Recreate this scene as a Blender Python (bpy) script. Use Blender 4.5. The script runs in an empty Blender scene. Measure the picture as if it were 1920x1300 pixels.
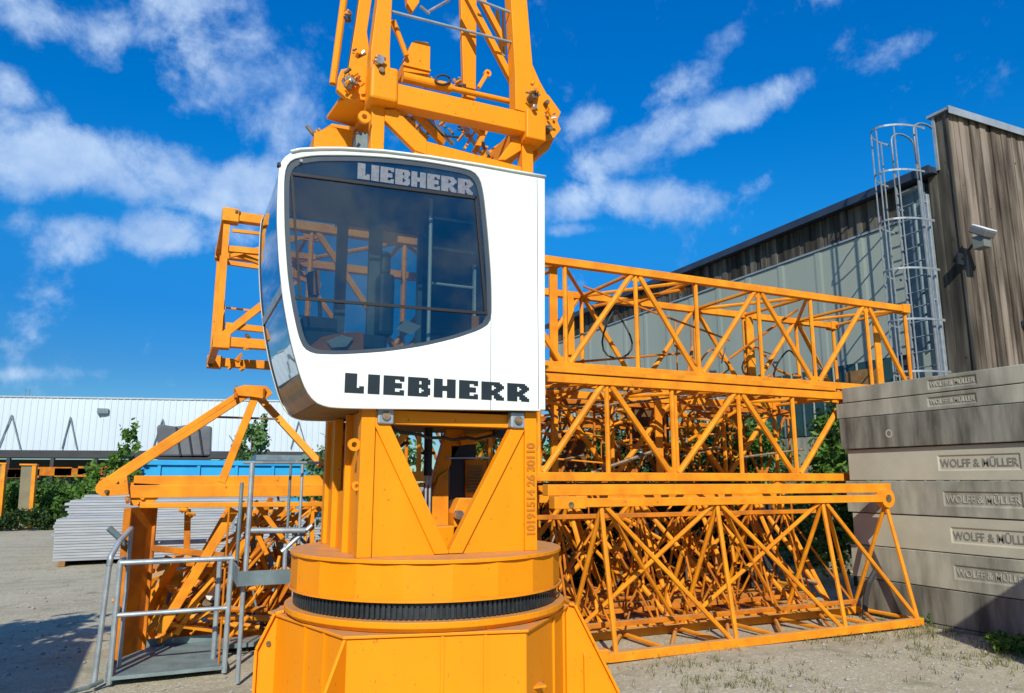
import bpy, bmesh, math, random
import numpy as np
from mathutils import Vector, Matrix, Euler
R = math.radians
rnd = random.Random(7)
SC = bpy.context.scene
COL = SC.collection

# ------------------------------------------------------------------ camera, world, sun, exposure
F, CX, CY, PITCH, YAW, CZ = 1370.0, 960.0, 650.0, math.atan(250 / 1370.0), R(24.5), 1.7
cd = bpy.data.cameras.new('camera'); cam = bpy.data.objects.new('camera', cd); COL.objects.link(cam)
cam.location = (0, 0, CZ); cam.rotation_euler = (math.pi / 2 + PITCH, 0, -YAW)
cd.sensor_width = 36; cd.lens = F / 1920 * 36; cd.clip_end = 2000
SC.camera = cam
SUN_E = R(34); SX, SY = -0.42, -0.9075          # horizontal direction towards the sun
sd = bpy.data.lights.new('sun', 'SUN'); sun = bpy.data.objects.new('sun', sd); COL.objects.link(sun)
sd.energy = 4.6; sd.angle = R(0.5); sd.color = (1.0, 0.94, 0.83)
sv = Vector((SX * math.cos(SUN_E), SY * math.cos(SUN_E), math.sin(SUN_E)))
sun.rotation_euler = sv.to_track_quat('Z', 'Y').to_euler()
SC.view_settings.view_transform = 'Standard'; SC.view_settings.look = 'None'
SC.view_settings.exposure = 0.22; SC.view_settings.gamma = 1.0


def ray(u, v):
    xc = (u - CX) / F; yc = (CY - v) / F
    f = math.cos(PITCH) - yc * math.sin(PITCH); z = math.sin(PITCH) + yc * math.cos(PITCH)
    return Vector((xc * math.cos(YAW) + f * math.sin(YAW), -xc * math.sin(YAW) + f * math.cos(YAW), z))


def at(u, v, X=None, Y=None, Z=None):
    r = ray(u, v)
    t = X / r.x if X is not None else (Y / r.y if Y is not None else (Z - CZ) / r.z)
    return Vector((t * r.x, t * r.y, CZ + t * r.z))


def make_world():
    w = bpy.data.worlds.new('World'); SC.world = w; w.use_nodes = True
    nt = w.node_tree; N = nt.nodes; L = nt.links
    for n in list(N): N.remove(n)
    out = N.new('ShaderNodeOutputWorld'); bg = N.new('ShaderNodeBackground')
    sky = N.new('ShaderNodeTexSky'); sky.sky_type = 'NISHITA'; sky.sun_disc = False
    sky.sun_elevation = SUN_E; sky.sun_rotation = math.atan2(SX, SY) % (2 * math.pi)
    sky.air_density = 1.0; sky.dust_density = 0.0; sky.ozone_density = 3.5
    hs = N.new('ShaderNodeHueSaturation'); hs.inputs['Saturation'].default_value = 1.42; hs.inputs['Value'].default_value = 1.5
    L.new(sky.outputs[0], hs.inputs['Color'])
    tc = N.new('ShaderNodeTexCoord')
    sp = N.new('ShaderNodeSeparateXYZ'); L.new(tc.outputs['Generated'], sp.inputs[0])
    er = N.new('ShaderNodeValToRGB'); L.new(sp.outputs['Z'], er.inputs[0]); el = er.color_ramp.elements
    el[0].position = 0.0; el[0].color = (.24, .35, .45, 1); el[1].position = .6; el[1].color = (.5, .86, 1.06, 1); x = el.new(.14); x.color = (.21, .38, .51, 1); x = el.new(.22); x.color = (.18, .49, .64, 1); x = el.new(.33); x.color = (.36, .77, .84, 1)
    mm = N.new('ShaderNodeMix'); mm.data_type = 'RGBA'; mm.blend_type = 'MULTIPLY'; mm.inputs[0].default_value = 1.0
    L.new(hs.outputs[0], mm.inputs[6]); L.new(er.outputs[0], mm.inputs[7])
    # blobs of cloud: (u, v, half width, half height, tilt deg, strength) -> directions on the sky
    blobs = [(60, 40, 120, 60, -20, .75), (190, 80, 100, 90, 10, .7), (330, 30, 90, 90, 0, .8), (440, 130, 190, 120, -25, .95),
             (120, 310, 200, 62, -12, 1.0), (330, 320, 150, 60, -12, .95), (440, 345, 120, 60, 0, 1.0), (260, 440, 190, 42, -3, 1.0),
             (20, 160, 50, 50, 0, .6), (530, 190, 110, 90, 0, .75), (110, 255, 45, 45, 0, .45), (700, 40, 60, 40, 0, .3),
             (1370, 70, 110, 50, 35, .75), (1300, 140, 100, 42, 30, .7), (1500, 90, 60, 32, 20, .55), (1230, 190, 60, 30, 20, .5),
             (1400, 200, 260, 46, 27, 1.0), (1620, 110, 190, 36, 22, .55), (1220, 260, 120, 62, 25, .85), (1120, 320, 50, 50, 10, .5),
             (1180, 375, 230, 42, 4, .9), (1090, 430, 90, 18, 4, .55), (1130, 220, 80, 30, 10, .5), (1500, 20, 110, 36, 20, .35),
             (-300, 200, 300, 160, 0, .8), (2300, 120, 250, 120, 10, .7), (60, 700, 120, 10, 0, .3)]
    acc = None
    blobs += [(Vector((-.5, -.7, .5)), 0, 500, 260, 0, 1.0), (Vector((.6, -.6, .6)), 0, 480, 260, 0, .95), (Vector((-.8, .1, .6)), 0, 420, 260, 0, .95), (Vector((.1, -.9, .35)), 0, 500, 180, 0, .9), (Vector((.1, -.1, 1)), 0, 330, 260, 0, .9)]  # unseen clouds added behind the camera to make the shade less blue
    for (u, v, a, b, ang, s) in blobs:
        c = (ray(u, v) if not isinstance(u, Vector) else u).normalized()
        e1 = c.cross(Vector((0, .1, 1))).normalized() if isinstance(u, Vector) else (ray(u + 10 * math.cos(R(ang)), v - 10 * math.sin(R(ang))).normalized() - c).normalized()
        e2 = c.cross(e1).normalized()
        M = Matrix((e1, e2, c)).transposed()
        mp = N.new('ShaderNodeMapping'); mp.vector_type = 'TEXTURE'
        mp.inputs['Location'].default_value = c; mp.inputs['Rotation'].default_value = M.to_euler()
        k = 1 / F if isinstance(u, Vector) else 1 / F / (1 + ((u - CX) ** 2 + (v - CY) ** 2) / F ** 2) ** .5
        a, b, s = (a, b, s) if isinstance(u, Vector) or u < 1000 else (a * .92, b * .78, s * .93)
        mp.inputs['Scale'].default_value = (a * k * 1.6, b * k * 1.95, .3)
        L.new(tc.outputs['Generated'], mp.inputs['Vector'])
        ln = N.new('ShaderNodeVectorMath'); ln.operation = 'LENGTH'; L.new(mp.outputs[0], ln.inputs[0])
        mr = N.new('ShaderNodeMapRange'); mr.interpolation_type = 'SMOOTHSTEP'
        mr.inputs['From Min'].default_value = 1.0; mr.inputs['From Max'].default_value = 0.0
        mr.inputs['To Min'].default_value = 0; mr.inputs['To Max'].default_value = s
        L.new(ln.outputs['Value'], mr.inputs['Value'])
        if acc is None: acc = mr.outputs[0]
        else:
            m = N.new('ShaderNodeMath'); m.operation = 'MAXIMUM'; L.new(acc, m.inputs[0]); L.new(mr.outputs[0], m.inputs[1]); acc = m.outputs[0]
    def noise(scale, det, dist, lac=2.1, rough=.6):
        n = N.new('ShaderNodeTexNoise'); n.inputs['Scale'].default_value = scale; n.inputs['Detail'].default_value = det
        n.inputs['Roughness'].default_value = rough; n.inputs['Distortion'].default_value = dist
        L.new(tc.outputs['Generated'], n.inputs['Vector']); return n.outputs['Fac']
    n1 = noise(8.5, 10, .15, rough=.62)
    m1 = N.new('ShaderNodeMath'); m1.operation = 'MULTIPLY_ADD'; m1.inputs[1].default_value = 2.9; m1.inputs[2].default_value = -1.58; L.new(n1, m1.inputs[0])
    ad = N.new('ShaderNodeMath'); ad.operation = 'ADD'; L.new(acc, ad.inputs[0]); L.new(m1.outputs[0], ad.inputs[1])
    cl = N.new('ShaderNodeMapRange'); cl.interpolation_type = 'SMOOTHSTEP'
    cl.inputs['From Min'].default_value = .08; cl.inputs['From Max'].default_value = .85; cl.inputs['To Max'].default_value = .86
    L.new(ad.outputs[0], cl.inputs['Value'])
    n2 = noise(9, 7, .2)
    cr = N.new('ShaderNodeMix'); cr.data_type = 'RGBA'
    cr.inputs[6].default_value = (2.5, 4.1, 7.2, 1); cr.inputs[7].default_value = (6.2, 7.6, 9.2, 1)
    mr2 = N.new('ShaderNodeMapRange'); mr2.inputs['From Min'].default_value = .35; mr2.inputs['From Max'].default_value = .7
    L.new(n2, mr2.inputs['Value']); L.new(mr2.outputs[0], cr.inputs[0])
    mix = N.new('ShaderNodeMix'); mix.data_type = 'RGBA'
    L.new(cl.outputs[0], mix.inputs[0]); L.new(mm.outputs[2], mix.inputs[6]); L.new(cr.outputs[2], mix.inputs[7])
    L.new(mix.outputs[2], bg.inputs['Color']); bg.inputs['Strength'].default_value = 0.1
    L.new(bg.outputs[0], out.inputs[0])


make_world()

# ------------------------------------------------------------------ materials
def mat(name, col, col2=None, scale=6.0, rough=.5, metal=0.0, bump=0.0, bscale=40.0, spots=None, spot_amt=.5, dust=None, stretch=(1, 1, 1), spec=.5, detail=6, contrast=(.35, .65), coat=0, spot_scale=30.0):
    m = bpy.data.materials.new(name); m.use_nodes = True
    nt = m.node_tree; N = nt.nodes; L = nt.links; b = N['Principled BSDF']
    b.inputs['Roughness'].default_value = rough; b.inputs['Metallic'].default_value = metal
    b.inputs['Specular IOR Level'].default_value = spec; b.inputs['Coat Weight'].default_value = coat
    tc = N.new('ShaderNodeTexCoord'); mp = N.new('ShaderNodeMapping'); mp.inputs['Scale'].default_value = stretch
    geo = N.new('ShaderNodeNewGeometry')
    L.new(geo.outputs['Position'], mp.inputs['Vector'])
    def noise(s, d=detail, r=.55):
        n = N.new('ShaderNodeTexNoise'); n.inputs['Scale'].default_value = s; n.inputs['Detail'].default_value = d; n.inputs['Roughness'].default_value = r
        L.new(mp.outputs[0], n.inputs['Vector']); return n.outputs['Fac']
    def ramp(src, a, c):
        r = N.new('ShaderNodeMapRange'); r.inputs['From Min'].default_value = a; r.inputs['From Max'].default_value = c; L.new(src, r.inputs['Value']); return r.outputs[0]
    def mixc(f, a, c):
        x = N.new('ShaderNodeMix'); x.data_type = 'RGBA'
        L.new(f, x.inputs[0])
        if isinstance(a, tuple): x.inputs[6].default_value = (*a, 1)
        else: L.new(a, x.inputs[6])
        if isinstance(c, tuple): x.inputs[7].default_value = (*c, 1)
        else: L.new(c, x.inputs[7])
        return x.outputs[2]
    cur = mixc(ramp(noise(scale), *contrast), col, col2 if col2 else tuple(c * .86 for c in col))
    if spots:
        cur = mixc(ramp(noise(spot_scale, 4, .7), .72 - .12 * spot_amt, .76 - .12 * spot_amt + .02), cur, spots)
    if dust:
        sep = N.new('ShaderNodeSeparateXYZ'); L.new(geo.outputs['Normal'], sep.inputs[0])
        a = ramp(sep.outputs['Z'], .75, .98); ml = N.new('ShaderNodeMath'); ml.operation = 'MULTIPLY'
        L.new(a, ml.inputs[0]); L.new(ramp(noise(9), .2, .62), ml.inputs[1]); cur = mixc(ml.outputs[0], cur, dust)
    L.new(cur, b.inputs['Base Color'])
    if bump:
        bn = N.new('ShaderNodeBump'); bn.inputs['Strength'].default_value = bump; bn.inputs['Distance'].default_value = .01
        L.new(noise(bscale, 4), bn.inputs['Height']); L.new(bn.outputs[0], b.inputs['Normal'])
    m['_n'] = 1
    return m


ORG = mat('orange_paint', (.84, .285, .003), (.77, .245, .003), 2.6, .5, bump=.05, bscale=10, spots=(.30, .09, .02), spot_amt=.62, dust=(.42, .25, .12), spec=.22, spot_scale=34, stretch=(1, 1, .55), contrast=(.3, .75))
ORG2 = mat('faded_orange_paint', (.78, .295, .010), (.62, .205, .008), 4.5, .6, bump=.06, bscale=25, spots=(.20, .07, .02), spot_amt=.5, dust=(.5, .33, .16), spec=.25, spot_scale=18)
ORG3 = mat('rusty_orange_paint', (.62, .20, .010), (.36, .11, .015), 4.5, .75, bump=.1, bscale=25, spots=(.14, .06, .03), spot_amt=.7, dust=(.4, .27, .15), spec=.15)
AMB = mat('weld_mark', (.50, .165, .005), None, 8, .5)
WHT = mat('white_cab_paint', (.76, .80, .735), (.69, .73, .665), 3.2, .32, stretch=(1, 1, .3), contrast=(.3, .75), bump=.01, spec=.4, spots=(.5, .48, .42), spot_amt=.0)
BLK = mat('black_lettering', (.015, .022, .025), None, 9, .4)
SLV = mat('silver_lettering', (.19, .205, .23), (.13, .145, .17), 40, .45)
SLATE = mat('slate_window_frame', (.05, .068, .085), (.04, .055, .07), 5, .45)
RUB = mat('black_rubber', (.012, .013, .015), None, 9, .6)
STEEL = mat('dark_gear_steel', (.045, .055, .06), (.03, .035, .04), 14, .38, metal=.4, dust=(.2, .14, .08))
GALV = mat('galvanised_steel', (.40, .46, .48), (.28, .33, .36), 9, .45, metal=.45, bump=.03, bscale=60)
GALVD = mat('dull_galvanised_sheet', (.17, .235, .25), (.11, .16, .175), 5, .6, metal=.2, bump=.15, bscale=50, dust=(.3, .28, .24))
GALVL = mat('weathered_galvanised_steel', (.29, .33, .345), (.20, .235, .25), 9, .55, metal=.3)
FLR = mat('checker_plate', (.20, .27, .27), (.13, .185, .185), 6, .6, metal=.1, bump=.3, bscale=45)
CHR = mat('bright_steel', (.6, .58, .52), (.35, .32, .28), 25, .3, metal=.8)
GREASE = mat('greasy_steel', (.10, .07, .04), (.28, .2, .12), 22, .55, metal=.3)
CONC = mat('light_concrete', (.47, .462, .345), (.40, .395, .30), 2.6, .85, bump=.08, bscale=30, stretch=(1, 1, 1), spots=(.27, .25, .2), spot_amt=.25)
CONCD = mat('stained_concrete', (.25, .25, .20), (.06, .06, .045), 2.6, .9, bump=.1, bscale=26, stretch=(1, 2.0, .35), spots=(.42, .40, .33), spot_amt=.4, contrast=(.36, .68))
CONCM = mat('weathered_concrete', (.40, .40, .31), (.18, .18, .14), 2.6, .88, bump=.1, bscale=30, stretch=(1, 1.4, .4), spots=(.18, .17, .14), spot_amt=.3)
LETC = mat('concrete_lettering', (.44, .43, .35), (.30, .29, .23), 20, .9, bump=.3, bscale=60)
CLAD = mat('grey_metal_cladding', (.33, .375, .315), (.29, .335, .28), .7, .7, metal=0, spec=.12, stretch=(1, 1, .3))
FASC = mat('dark_roof_edge', (.03, .045, .075), (.02, .03, .05), 2, .5)
COPE = mat('zinc_coping', (.42, .46, .46), (.33, .36, .36), 3, .45, metal=.4)
HALL = mat('white_hall_cladding', (.50, .585, .62), (.46, .54, .58), .15, .55)
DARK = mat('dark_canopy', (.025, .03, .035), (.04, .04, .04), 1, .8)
BLUE = mat('blue_container_paint', (.012, .36, .66), (.01, .28, .56), 1.2, .5, spots=(.05, .18, .28), spot_amt=.3)
TARP = mat('dark_grey_tarpaulin', (.13, .14, .14), (.08, .085, .09), 1.5, .7, bump=.4, bscale=5)
PANEL = mat('pale_grey_board', (.38, .40, .41), (.30, .32, .335), 2, .6, stretch=(1, 1, 9))
PANELD = mat('pale_grey_board_weathered', (.32, .34, .35), (.25, .265, .28), 2, .7, stretch=(1, 1, 9))
OSB = mat('brown_board', (.30, .16, .05), (.20, .1, .03), 14, .8)
BARK = mat('bark', (.09, .065, .045), (.05, .035, .025), 12, .9, bump=.5)
WHPL = mat('white_lamp_housing', (.8, .8, .78), None, 5, .4)
HOSE = mat('rubber_hose', (.03, .03, .03), None, 5, .6)
PIL = mat('slate_grey_pillar', (.13, .185, .215), (.10, .15, .18), 2, .5)
NAVY = mat('navy_cab_lining', (.012, .03, .08), (.01, .022, .06), 2, .5)
BROWN = mat('shade_olive_steel', (.20, .13, .02), (.15, .10, .02), 5, .6)  # olive tone of shaded orange steel put into the colour


def wood_mat(name, a, b, c):
    m = bpy.data.materials.new(name); m.use_nodes = True
    nt = m.node_tree; N = nt.nodes; L = nt.links; p = N['Principled BSDF']; p.inputs['Roughness'].default_value = .85; p.inputs['Specular IOR Level'].default_value = .15
    geo = N.new('ShaderNodeNewGeometry')
    def noise(sc, sx, d=5):
        mp = N.new('ShaderNodeMapping'); mp.inputs['Scale'].default_value = sx; L.new(geo.outputs['Position'], mp.inputs[0])
        n = N.new('ShaderNodeTexNoise'); n.inputs['Scale'].default_value = sc; n.inputs['Detail'].default_value = d; L.new(mp.outputs[0], n.inputs['Vector']); return n.outputs['Fac']
    r = N.new('ShaderNodeValToRGB'); e = r.color_ramp.elements
    e[0].position = .39; e[0].color = (*a, 1); e[1].position = .62; e[1].color = (*c, 1); x = r.color_ramp.elements.new(.5); x.color = (*b, 1)
    ad = N.new('ShaderNodeMath'); ad.operation = 'MULTIPLY_ADD'; ad.inputs[1].default_value = .55
    L.new(noise(7, (1, 1, .10)), ad.inputs[0]); n2 = noise(1.4, (1, 1, .22)); m2 = N.new('ShaderNodeMath'); m2.operation = 'MULTIPLY'; m2.inputs[1].default_value = .45
    L.new(n2, m2.inputs[0]); L.new(m2.outputs[0], ad.inputs[2]); L.new(ad.outputs[0], r.inputs[0])
    isl = N.new('ShaderNodeMath'); isl.operation = 'MULTIPLY_ADD'; isl.inputs[1].default_value = .13; isl.inputs[2].default_value = -.065; L.new(geo.outputs['Random Per Island'], isl.inputs[0])
    a2 = N.new('ShaderNodeMath'); a2.operation = 'ADD'; L.new(ad.outputs[0], a2.inputs[0]); L.new(isl.outputs[0], a2.inputs[1]); L.new(a2.outputs[0], r.inputs[0])
    kn = noise(11, (1, 1, .7), 2); k = N.new('ShaderNodeMapRange'); k.inputs['From Min'].default_value = .70; k.inputs['From Max'].default_value = .74; L.new(kn, k.inputs['Value'])
    mx = N.new('ShaderNodeMix'); mx.data_type = 'RGBA'; mx.inputs[7].default_value = (.05, .03, .02, 1); L.new(k.outputs[0], mx.inputs[0]); L.new(r.outputs[0], mx.inputs[6]); L.new(mx.outputs[2], p.inputs['Base Color'])
    bn = N.new('ShaderNodeBump'); bn.inputs['Strength'].default_value = .3; bn.inputs['Distance'].default_value = .01; L.new(noise(30, (1, 1, .05)), bn.inputs['Height']); L.new(bn.outputs[0], p.inputs['Normal'])
    return m


WOOD = wood_mat('weathered_timber', (.04, .033, .025), (.115, .092, .068), (.24, .20, .155))
WOODD = wood_mat('shaded_timber', (.03, .029, .023), (.07, .064, .05), (.15, .14, .11))  # the same timber, with the grazing shade put into its colour


def glass_mat(name, tint, refl=.1, rough=.02):
    m = bpy.data.materials.new(name); m.use_nodes = True
    nt = m.node_tree; N = nt.nodes; L = nt.links
    for n in list(N): N.remove(n)
    o = N.new('ShaderNodeOutputMaterial'); t = N.new('ShaderNodeBsdfTransparent'); g = N.new('ShaderNodeBsdfGlossy'); mx = N.new('ShaderNodeMixShader')
    t.inputs[0].default_value = (*tint, 1); g.inputs['Roughness'].default_value = rough; g.inputs['Color'].default_value = (.9, .95, 1, 1)
    fr = N.new('ShaderNodeLayerWeight'); fr.inputs['Blend'].default_value = .35
    mr = N.new('ShaderNodeMapRange'); mr.inputs['To Min'].default_value = refl; mr.inputs['To Max'].default_value = 1; L.new(fr.outputs['Fresnel'], mr.inputs['Value'])
    L.new(mr.outputs[0], mx.inputs[0]); L.new(t.outputs[0], mx.inputs[1]); L.new(g.outputs[0], mx.inputs[2]); L.new(mx.outputs[0], o.inputs[0])
    return m


GLS = glass_mat('tinted_glass', (.60, .67, .66), .035)
GLF = glass_mat('front_glass', (.13, .17, .24), .34)


def ground_mat():
    m = bpy.data.materials.new('gravel_ground'); m.use_nodes = True
    nt = m.node_tree; N = nt.nodes; L = nt.links; p = N['Principled BSDF']; p.inputs['Roughness'].default_value = .95; p.inputs['Specular IOR Level'].default_value = .1
    geo = N.new('ShaderNodeNewGeometry')
    def noise(sc, d=6, r=.6):
        n = N.new('ShaderNodeTexNoise'); n.inputs['Scale'].default_value = sc; n.inputs['Detail'].default_value = d; n.inputs['Roughness'].default_value = r
        L.new(geo.outputs['Position'], n.inputs['Vector']); return n.outputs['Fac']
    def mr(s, a, b):
        x = N.new('ShaderNodeMapRange'); x.inputs['From Min'].default_value = a; x.inputs['From Max'].default_value = b; L.new(s, x.inputs['Value']); return x.outputs[0]
    def mix(f, a, b):
        x = N.new('ShaderNodeMix'); x.data_type = 'RGBA'; L.new(f, x.inputs[0])
        for i, c in ((6, a), (7, b)):
            if isinstance(c, tuple): x.inputs[i].default_value = (*c, 1)
            else: L.new(c, x.inputs[i])
        return x.outputs[2]
    v = N.new('ShaderNodeTexVoronoi'); v.inputs['Scale'].default_value = 38; L.new(geo.outputs['Position'], v.inputs['Vector'])
    sp = N.new('ShaderNodeSeparateXYZ'); L.new(v.outputs['Color'], sp.inputs[0])
    c1 = mix(mr(noise(.55), .35, .65), (.50, .455, .32), (.41, .37, .265))
    c2 = mix(mr(noise(60, 3, .8), .34, .6), (.27, .245, .175), c1)
    c3 = mix(mr(sp.outputs[0], .72, .95), c2, (.48, .45, .34))
    c4 = mix(mr(noise(2.3, 5), .56, .72), c3, (.24, .23, .15))
    mp = N.new('ShaderNodeMapping'); mp.inputs['Rotation'].default_value = (0, 0, .5); mp.inputs['Scale'].default_value = (.12, 1.3, 1); L.new(geo.outputs['Position'], mp.inputs[0])
    tn = N.new('ShaderNodeTexNoise'); tn.inputs['Scale'].default_value = 1.6; tn.inputs['Detail'].default_value = 4; L.new(mp.outputs[0], tn.inputs['Vector'])
    c5 = mix(mr(tn.outputs['Fac'], .5, .62), c4, (.30, .265, .185)); c4 = mix(mr(noise(8, 4), .3, .7), c5, c4)
    L.new(c4, p.inputs['Base Color'])
    bn = N.new('ShaderNodeBump'); bn.inputs['Strength'].default_value = .35; bn.inputs['Distance'].default_value = .012
    ad = N.new('ShaderNodeMath'); ad.operation = 'ADD'; L.new(noise(70, 4, .7), ad.inputs[0]); L.new(v.outputs['Distance'], ad.inputs[1]); L.new(ad.outputs[0], bn.inputs['Height']); L.new(bn.outputs[0], p.inputs['Normal'])
    return m


GND = ground_mat()


def leaf_mat(name, a, b, c):
    m = bpy.data.materials.new(name); m.use_nodes = True
    nt = m.node_tree; N = nt.nodes; L = nt.links; p = N['Principled BSDF']; p.inputs['Roughness'].default_value = .55; p.inputs['Specular IOR Level'].default_value = .3
    o = N['Material Output']
    geo = N.new('ShaderNodeNewGeometry'); r = N.new('ShaderNodeValToRGB'); e = r.color_ramp.elements
    e[0].color = (*a, 1); e[1].color = (*c, 1); x = e.new(.5); x.color = (*b, 1); L.new(geo.outputs['Random Per Island'], r.inputs[0]); L.new(r.outputs[0], p.inputs['Base Color'])
    t = N.new('ShaderNodeBsdfTranslucent'); L.new(r.outputs[0], t.inputs[0]); mx = N.new('ShaderNodeMixShader'); mx.inputs[0].default_value = .3
    L.new(p.outputs[0], mx.inputs[1]); L.new(t.outputs[0], mx.inputs[2]); L.new(mx.outputs[0], o.inputs[0]); return m


LEAF = leaf_mat('green_leaves', (.04, .10, .015), (.08, .18, .025), (.18, .31, .05))
LEAFL = leaf_mat('light_green_leaves', (.06, .13, .03), (.11, .22, .06), (.22, .34, .12))
LEAFD = leaf_mat('dark_green_leaves', (.015, .04, .01), (.03, .07, .015), (.07, .12, .03))
RSTP = mat('rusty_plate', (.16, .07, .015), (.09, .045, .02), 4, .8)
BRMB = leaf_mat('bramble_leaves', (.012, .016, .006), (.035, .03, .012), (.08, .055, .02))
GRASS = leaf_mat('dry_green_grass', (.07, .10, .02), (.15, .17, .05), (.30, .28, .12))
STONE = mat('pebble', (.36, .34, .30), (.2, .19, .17), 30, .9)

# ------------------------------------------------------------------ helpers
class MB:
    def __init__(s): s.v = []; s.f = []
    def add(s, vs, fs):
        n = len(s.v); s.v += [tuple(p) for p in vs]; s.f += [tuple(i + n for i in f) for f in fs]; return s
    def box(s, x0, x1, y0, y1, z0, z1):
        return s.add([(x0, y0, z0), (x1, y0, z0), (x1, y1, z0), (x0, y1, z0), (x0, y0, z1), (x1, y0, z1), (x1, y1, z1), (x0, y1, z1)],
                     [(0, 3, 2, 1), (4, 5, 6, 7), (0, 1, 5, 4), (1, 2, 6, 5), (2, 3, 7, 6), (3, 0, 4, 7)])
    def bar(s, a, b, w, h=None, up=(0, 0, 1)):
        a = Vector(a); b = Vector(b); d = (b - a).normalized(); h = w if h is None else h; up = Vector(up)
        if abs(d.dot(up)) > .96: up = Vector((0, 1, 0)) if abs(d.y) < .9 else Vector((1, 0, 0))
        x = d.cross(up).normalized() * (w / 2); y = x.cross(d).normalized() * (h / 2)
        return s.add([a - x - y, a + x - y, a + x + y, a - x + y, b - x - y, b + x - y, b + x + y, b - x + y],
                     [(0, 3, 2, 1), (4, 5, 6, 7), (0, 1, 5, 4), (1, 2, 6, 5), (2, 3, 7, 6), (3, 0, 4, 7)])
    def tube(s, a, b, r, n=8, r2=None):
        a = Vector(a); b = Vector(b); d = (b - a).normalized(); up = Vector((0, 0, 1)) if abs(d.z) < .9 else Vector((0, 1, 0))
        x = d.cross(up).normalized(); y = x.cross(d); r2 = r if r2 is None else r2
        vs = [a + (x * math.cos(t) + y * math.sin(t)) * r for t in [2 * math.pi * i / n for i in range(n)]]
        vs += [b + (x * math.cos(t) + y * math.sin(t)) * r2 for t in [2 * math.pi * i / n for i in range(n)]]
        return s.add(vs, [(i, (i + 1) % n, n + (i + 1) % n, n + i) for i in range(n)] + [tuple(range(n))[::-1], tuple(range(n, 2 * n))])
    def path(s, pts, r, n=7):
        pts = [Vector(p) for p in pts]; rings = []; px = None
        for i, p in enumerate(pts):
            d = (pts[min(i + 1, len(pts) - 1)] - pts[max(i - 1, 0)]).normalized()
            if px is None:
                up = Vector((0, 0, 1)) if abs(d.z) < .9 else Vector((0, 1, 0)); px = d.cross(up).normalized()
            px = (px - d * px.dot(d)).normalized(); y = px.cross(d)
            rings.append([p + (px * math.cos(2 * math.pi * k / n) + y * math.sin(2 * math.pi * k / n)) * r for k in range(n)])
        vs = [q for rg in rings for q in rg]; fs = []
        for i in range(len(pts) - 1):
            for k in range(n): fs.append((i * n + k, i * n + (k + 1) % n, (i + 1) * n + (k + 1) % n, (i + 1) * n + k))
        fs += [tuple(range(n))[::-1], tuple(range((len(pts) - 1) * n, len(pts) * n))]
        return s.add(vs, fs)
    def prism(s, pts, axis, a, b):          # pts 2D in the two other axes, extruded a..b along axis
        def mk(p, t): return {'x': (t, p[0], p[1]), 'y': (p[0], t, p[1]), 'z': (p[0], p[1], t)}[axis]
        n = len(pts); vs = [mk(p, a) for p in pts] + [mk(p, b) for p in pts]
        return s.add(vs, [tuple(range(n)), tuple(range(n, 2 * n))[::-1]] + [(i, n + i, n + (i + 1) % n, (i + 1) % n) for i in range(n)])
    def lathe(s, c, prof, n, ph=0, close=True):   # prof: (r, z) list
        m = len(prof); vs = []
        for i in range(n):
            t = ph + 2 * math.pi * i / n
            vs += [(c[0] + r * math.cos(t), c[1] + r * math.sin(t), z) for r, z in prof]
        fs = []
        for i in range(n):
            j = (i + 1) % n
            for k in range(m - (0 if close else 1)): fs.append((i * m + k, j * m + k, j * m + (k + 1) % m, i * m + (k + 1) % m))
        return s.add(vs, fs)
    def build(s, name, m, parent=None, bevel=0, smooth=False, segs=2):
        me = bpy.data.meshes.new(name); off = Vector((0, 0, 0))
        q = parent
        while q is not None: off += q.location; q = q.parent
        me.from_pydata([(p[0] - off.x, p[1] - off.y, p[2] - off.z) for p in s.v], [], s.f)
        bm = bmesh.new(); bm.from_mesh(me); bmesh.ops.recalc_face_normals(bm, faces=bm.faces); bm.to_mesh(me); bm.free()
        me.materials.append(m)
        if smooth: me.shade_smooth()
        o = bpy.data.objects.new(name, me); COL.objects.link(o); o.parent = parent
        if bevel:
            b = o.modifiers.new('bevel', 'BEVEL'); b.width = bevel; b.segments = segs; b.limit_method = 'ANGLE'; b.harden_normals = False
        return o


def thing(name, label, cat, loc=(0, 0, 0), group=None):
    o = bpy.data.objects.new(name, None); COL.objects.link(o); o.location = loc; o.empty_display_size = .2
    tag(o, label, cat, group); return o


def tag(o, label=None, cat=None, group=None, kind=None):
    if label: o['label'] = label
    if cat: o['category'] = cat
    if group: o['group'] = group
    if kind: o['kind'] = kind
    return o


def copy_tree(o, parent=None, loc=None, label=None, rot=None):
    c = o.copy(); COL.objects.link(c); c.parent = parent
    if loc is not None: c.location = loc
    if rot is not None: c.rotation_euler = rot
    if label: c['label'] = label
    for ch in list(KIDS(o)): copy_tree(ch, c)
    return c


def KIDS(o): return [x for x in bpy.data.objects if x.parent == o]


def text_mesh(txt, size, m, name, parent, origin, ux, uy, depth=.004, align='LEFT', xs=1.0, bold=0.0):
    cu = bpy.data.curves.new(name, 'FONT'); cu.body = txt; cu.size = size; cu.extrude = depth; cu.offset = bold; cu.align_x = align; cu.resolution_u = 3
    t = bpy.data.objects.new(name + '_tmp', cu); COL.objects.link(t)
    dg = bpy.context.evaluated_depsgraph_get(); me = bpy.data.meshes.new_from_object(t.evaluated_get(dg)); bpy.data.objects.remove(t)
    ux = Vector(ux).normalized(); uy = Vector(uy).normalized(); n = ux.cross(uy); org = Vector(origin); off = Vector((0, 0, 0)); q = parent
    while q is not None: off += q.location; q = q.parent
    for v in me.vertices:
        p = v.co.copy(); v.co = org - off + ux * (p.x * xs) + uy * p.y + n * p.z
    me.materials.clear(); me.materials.append(m)
    o = bpy.data.objects.new(name, me); COL.objects.link(o); o.parent = parent; return o


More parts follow.
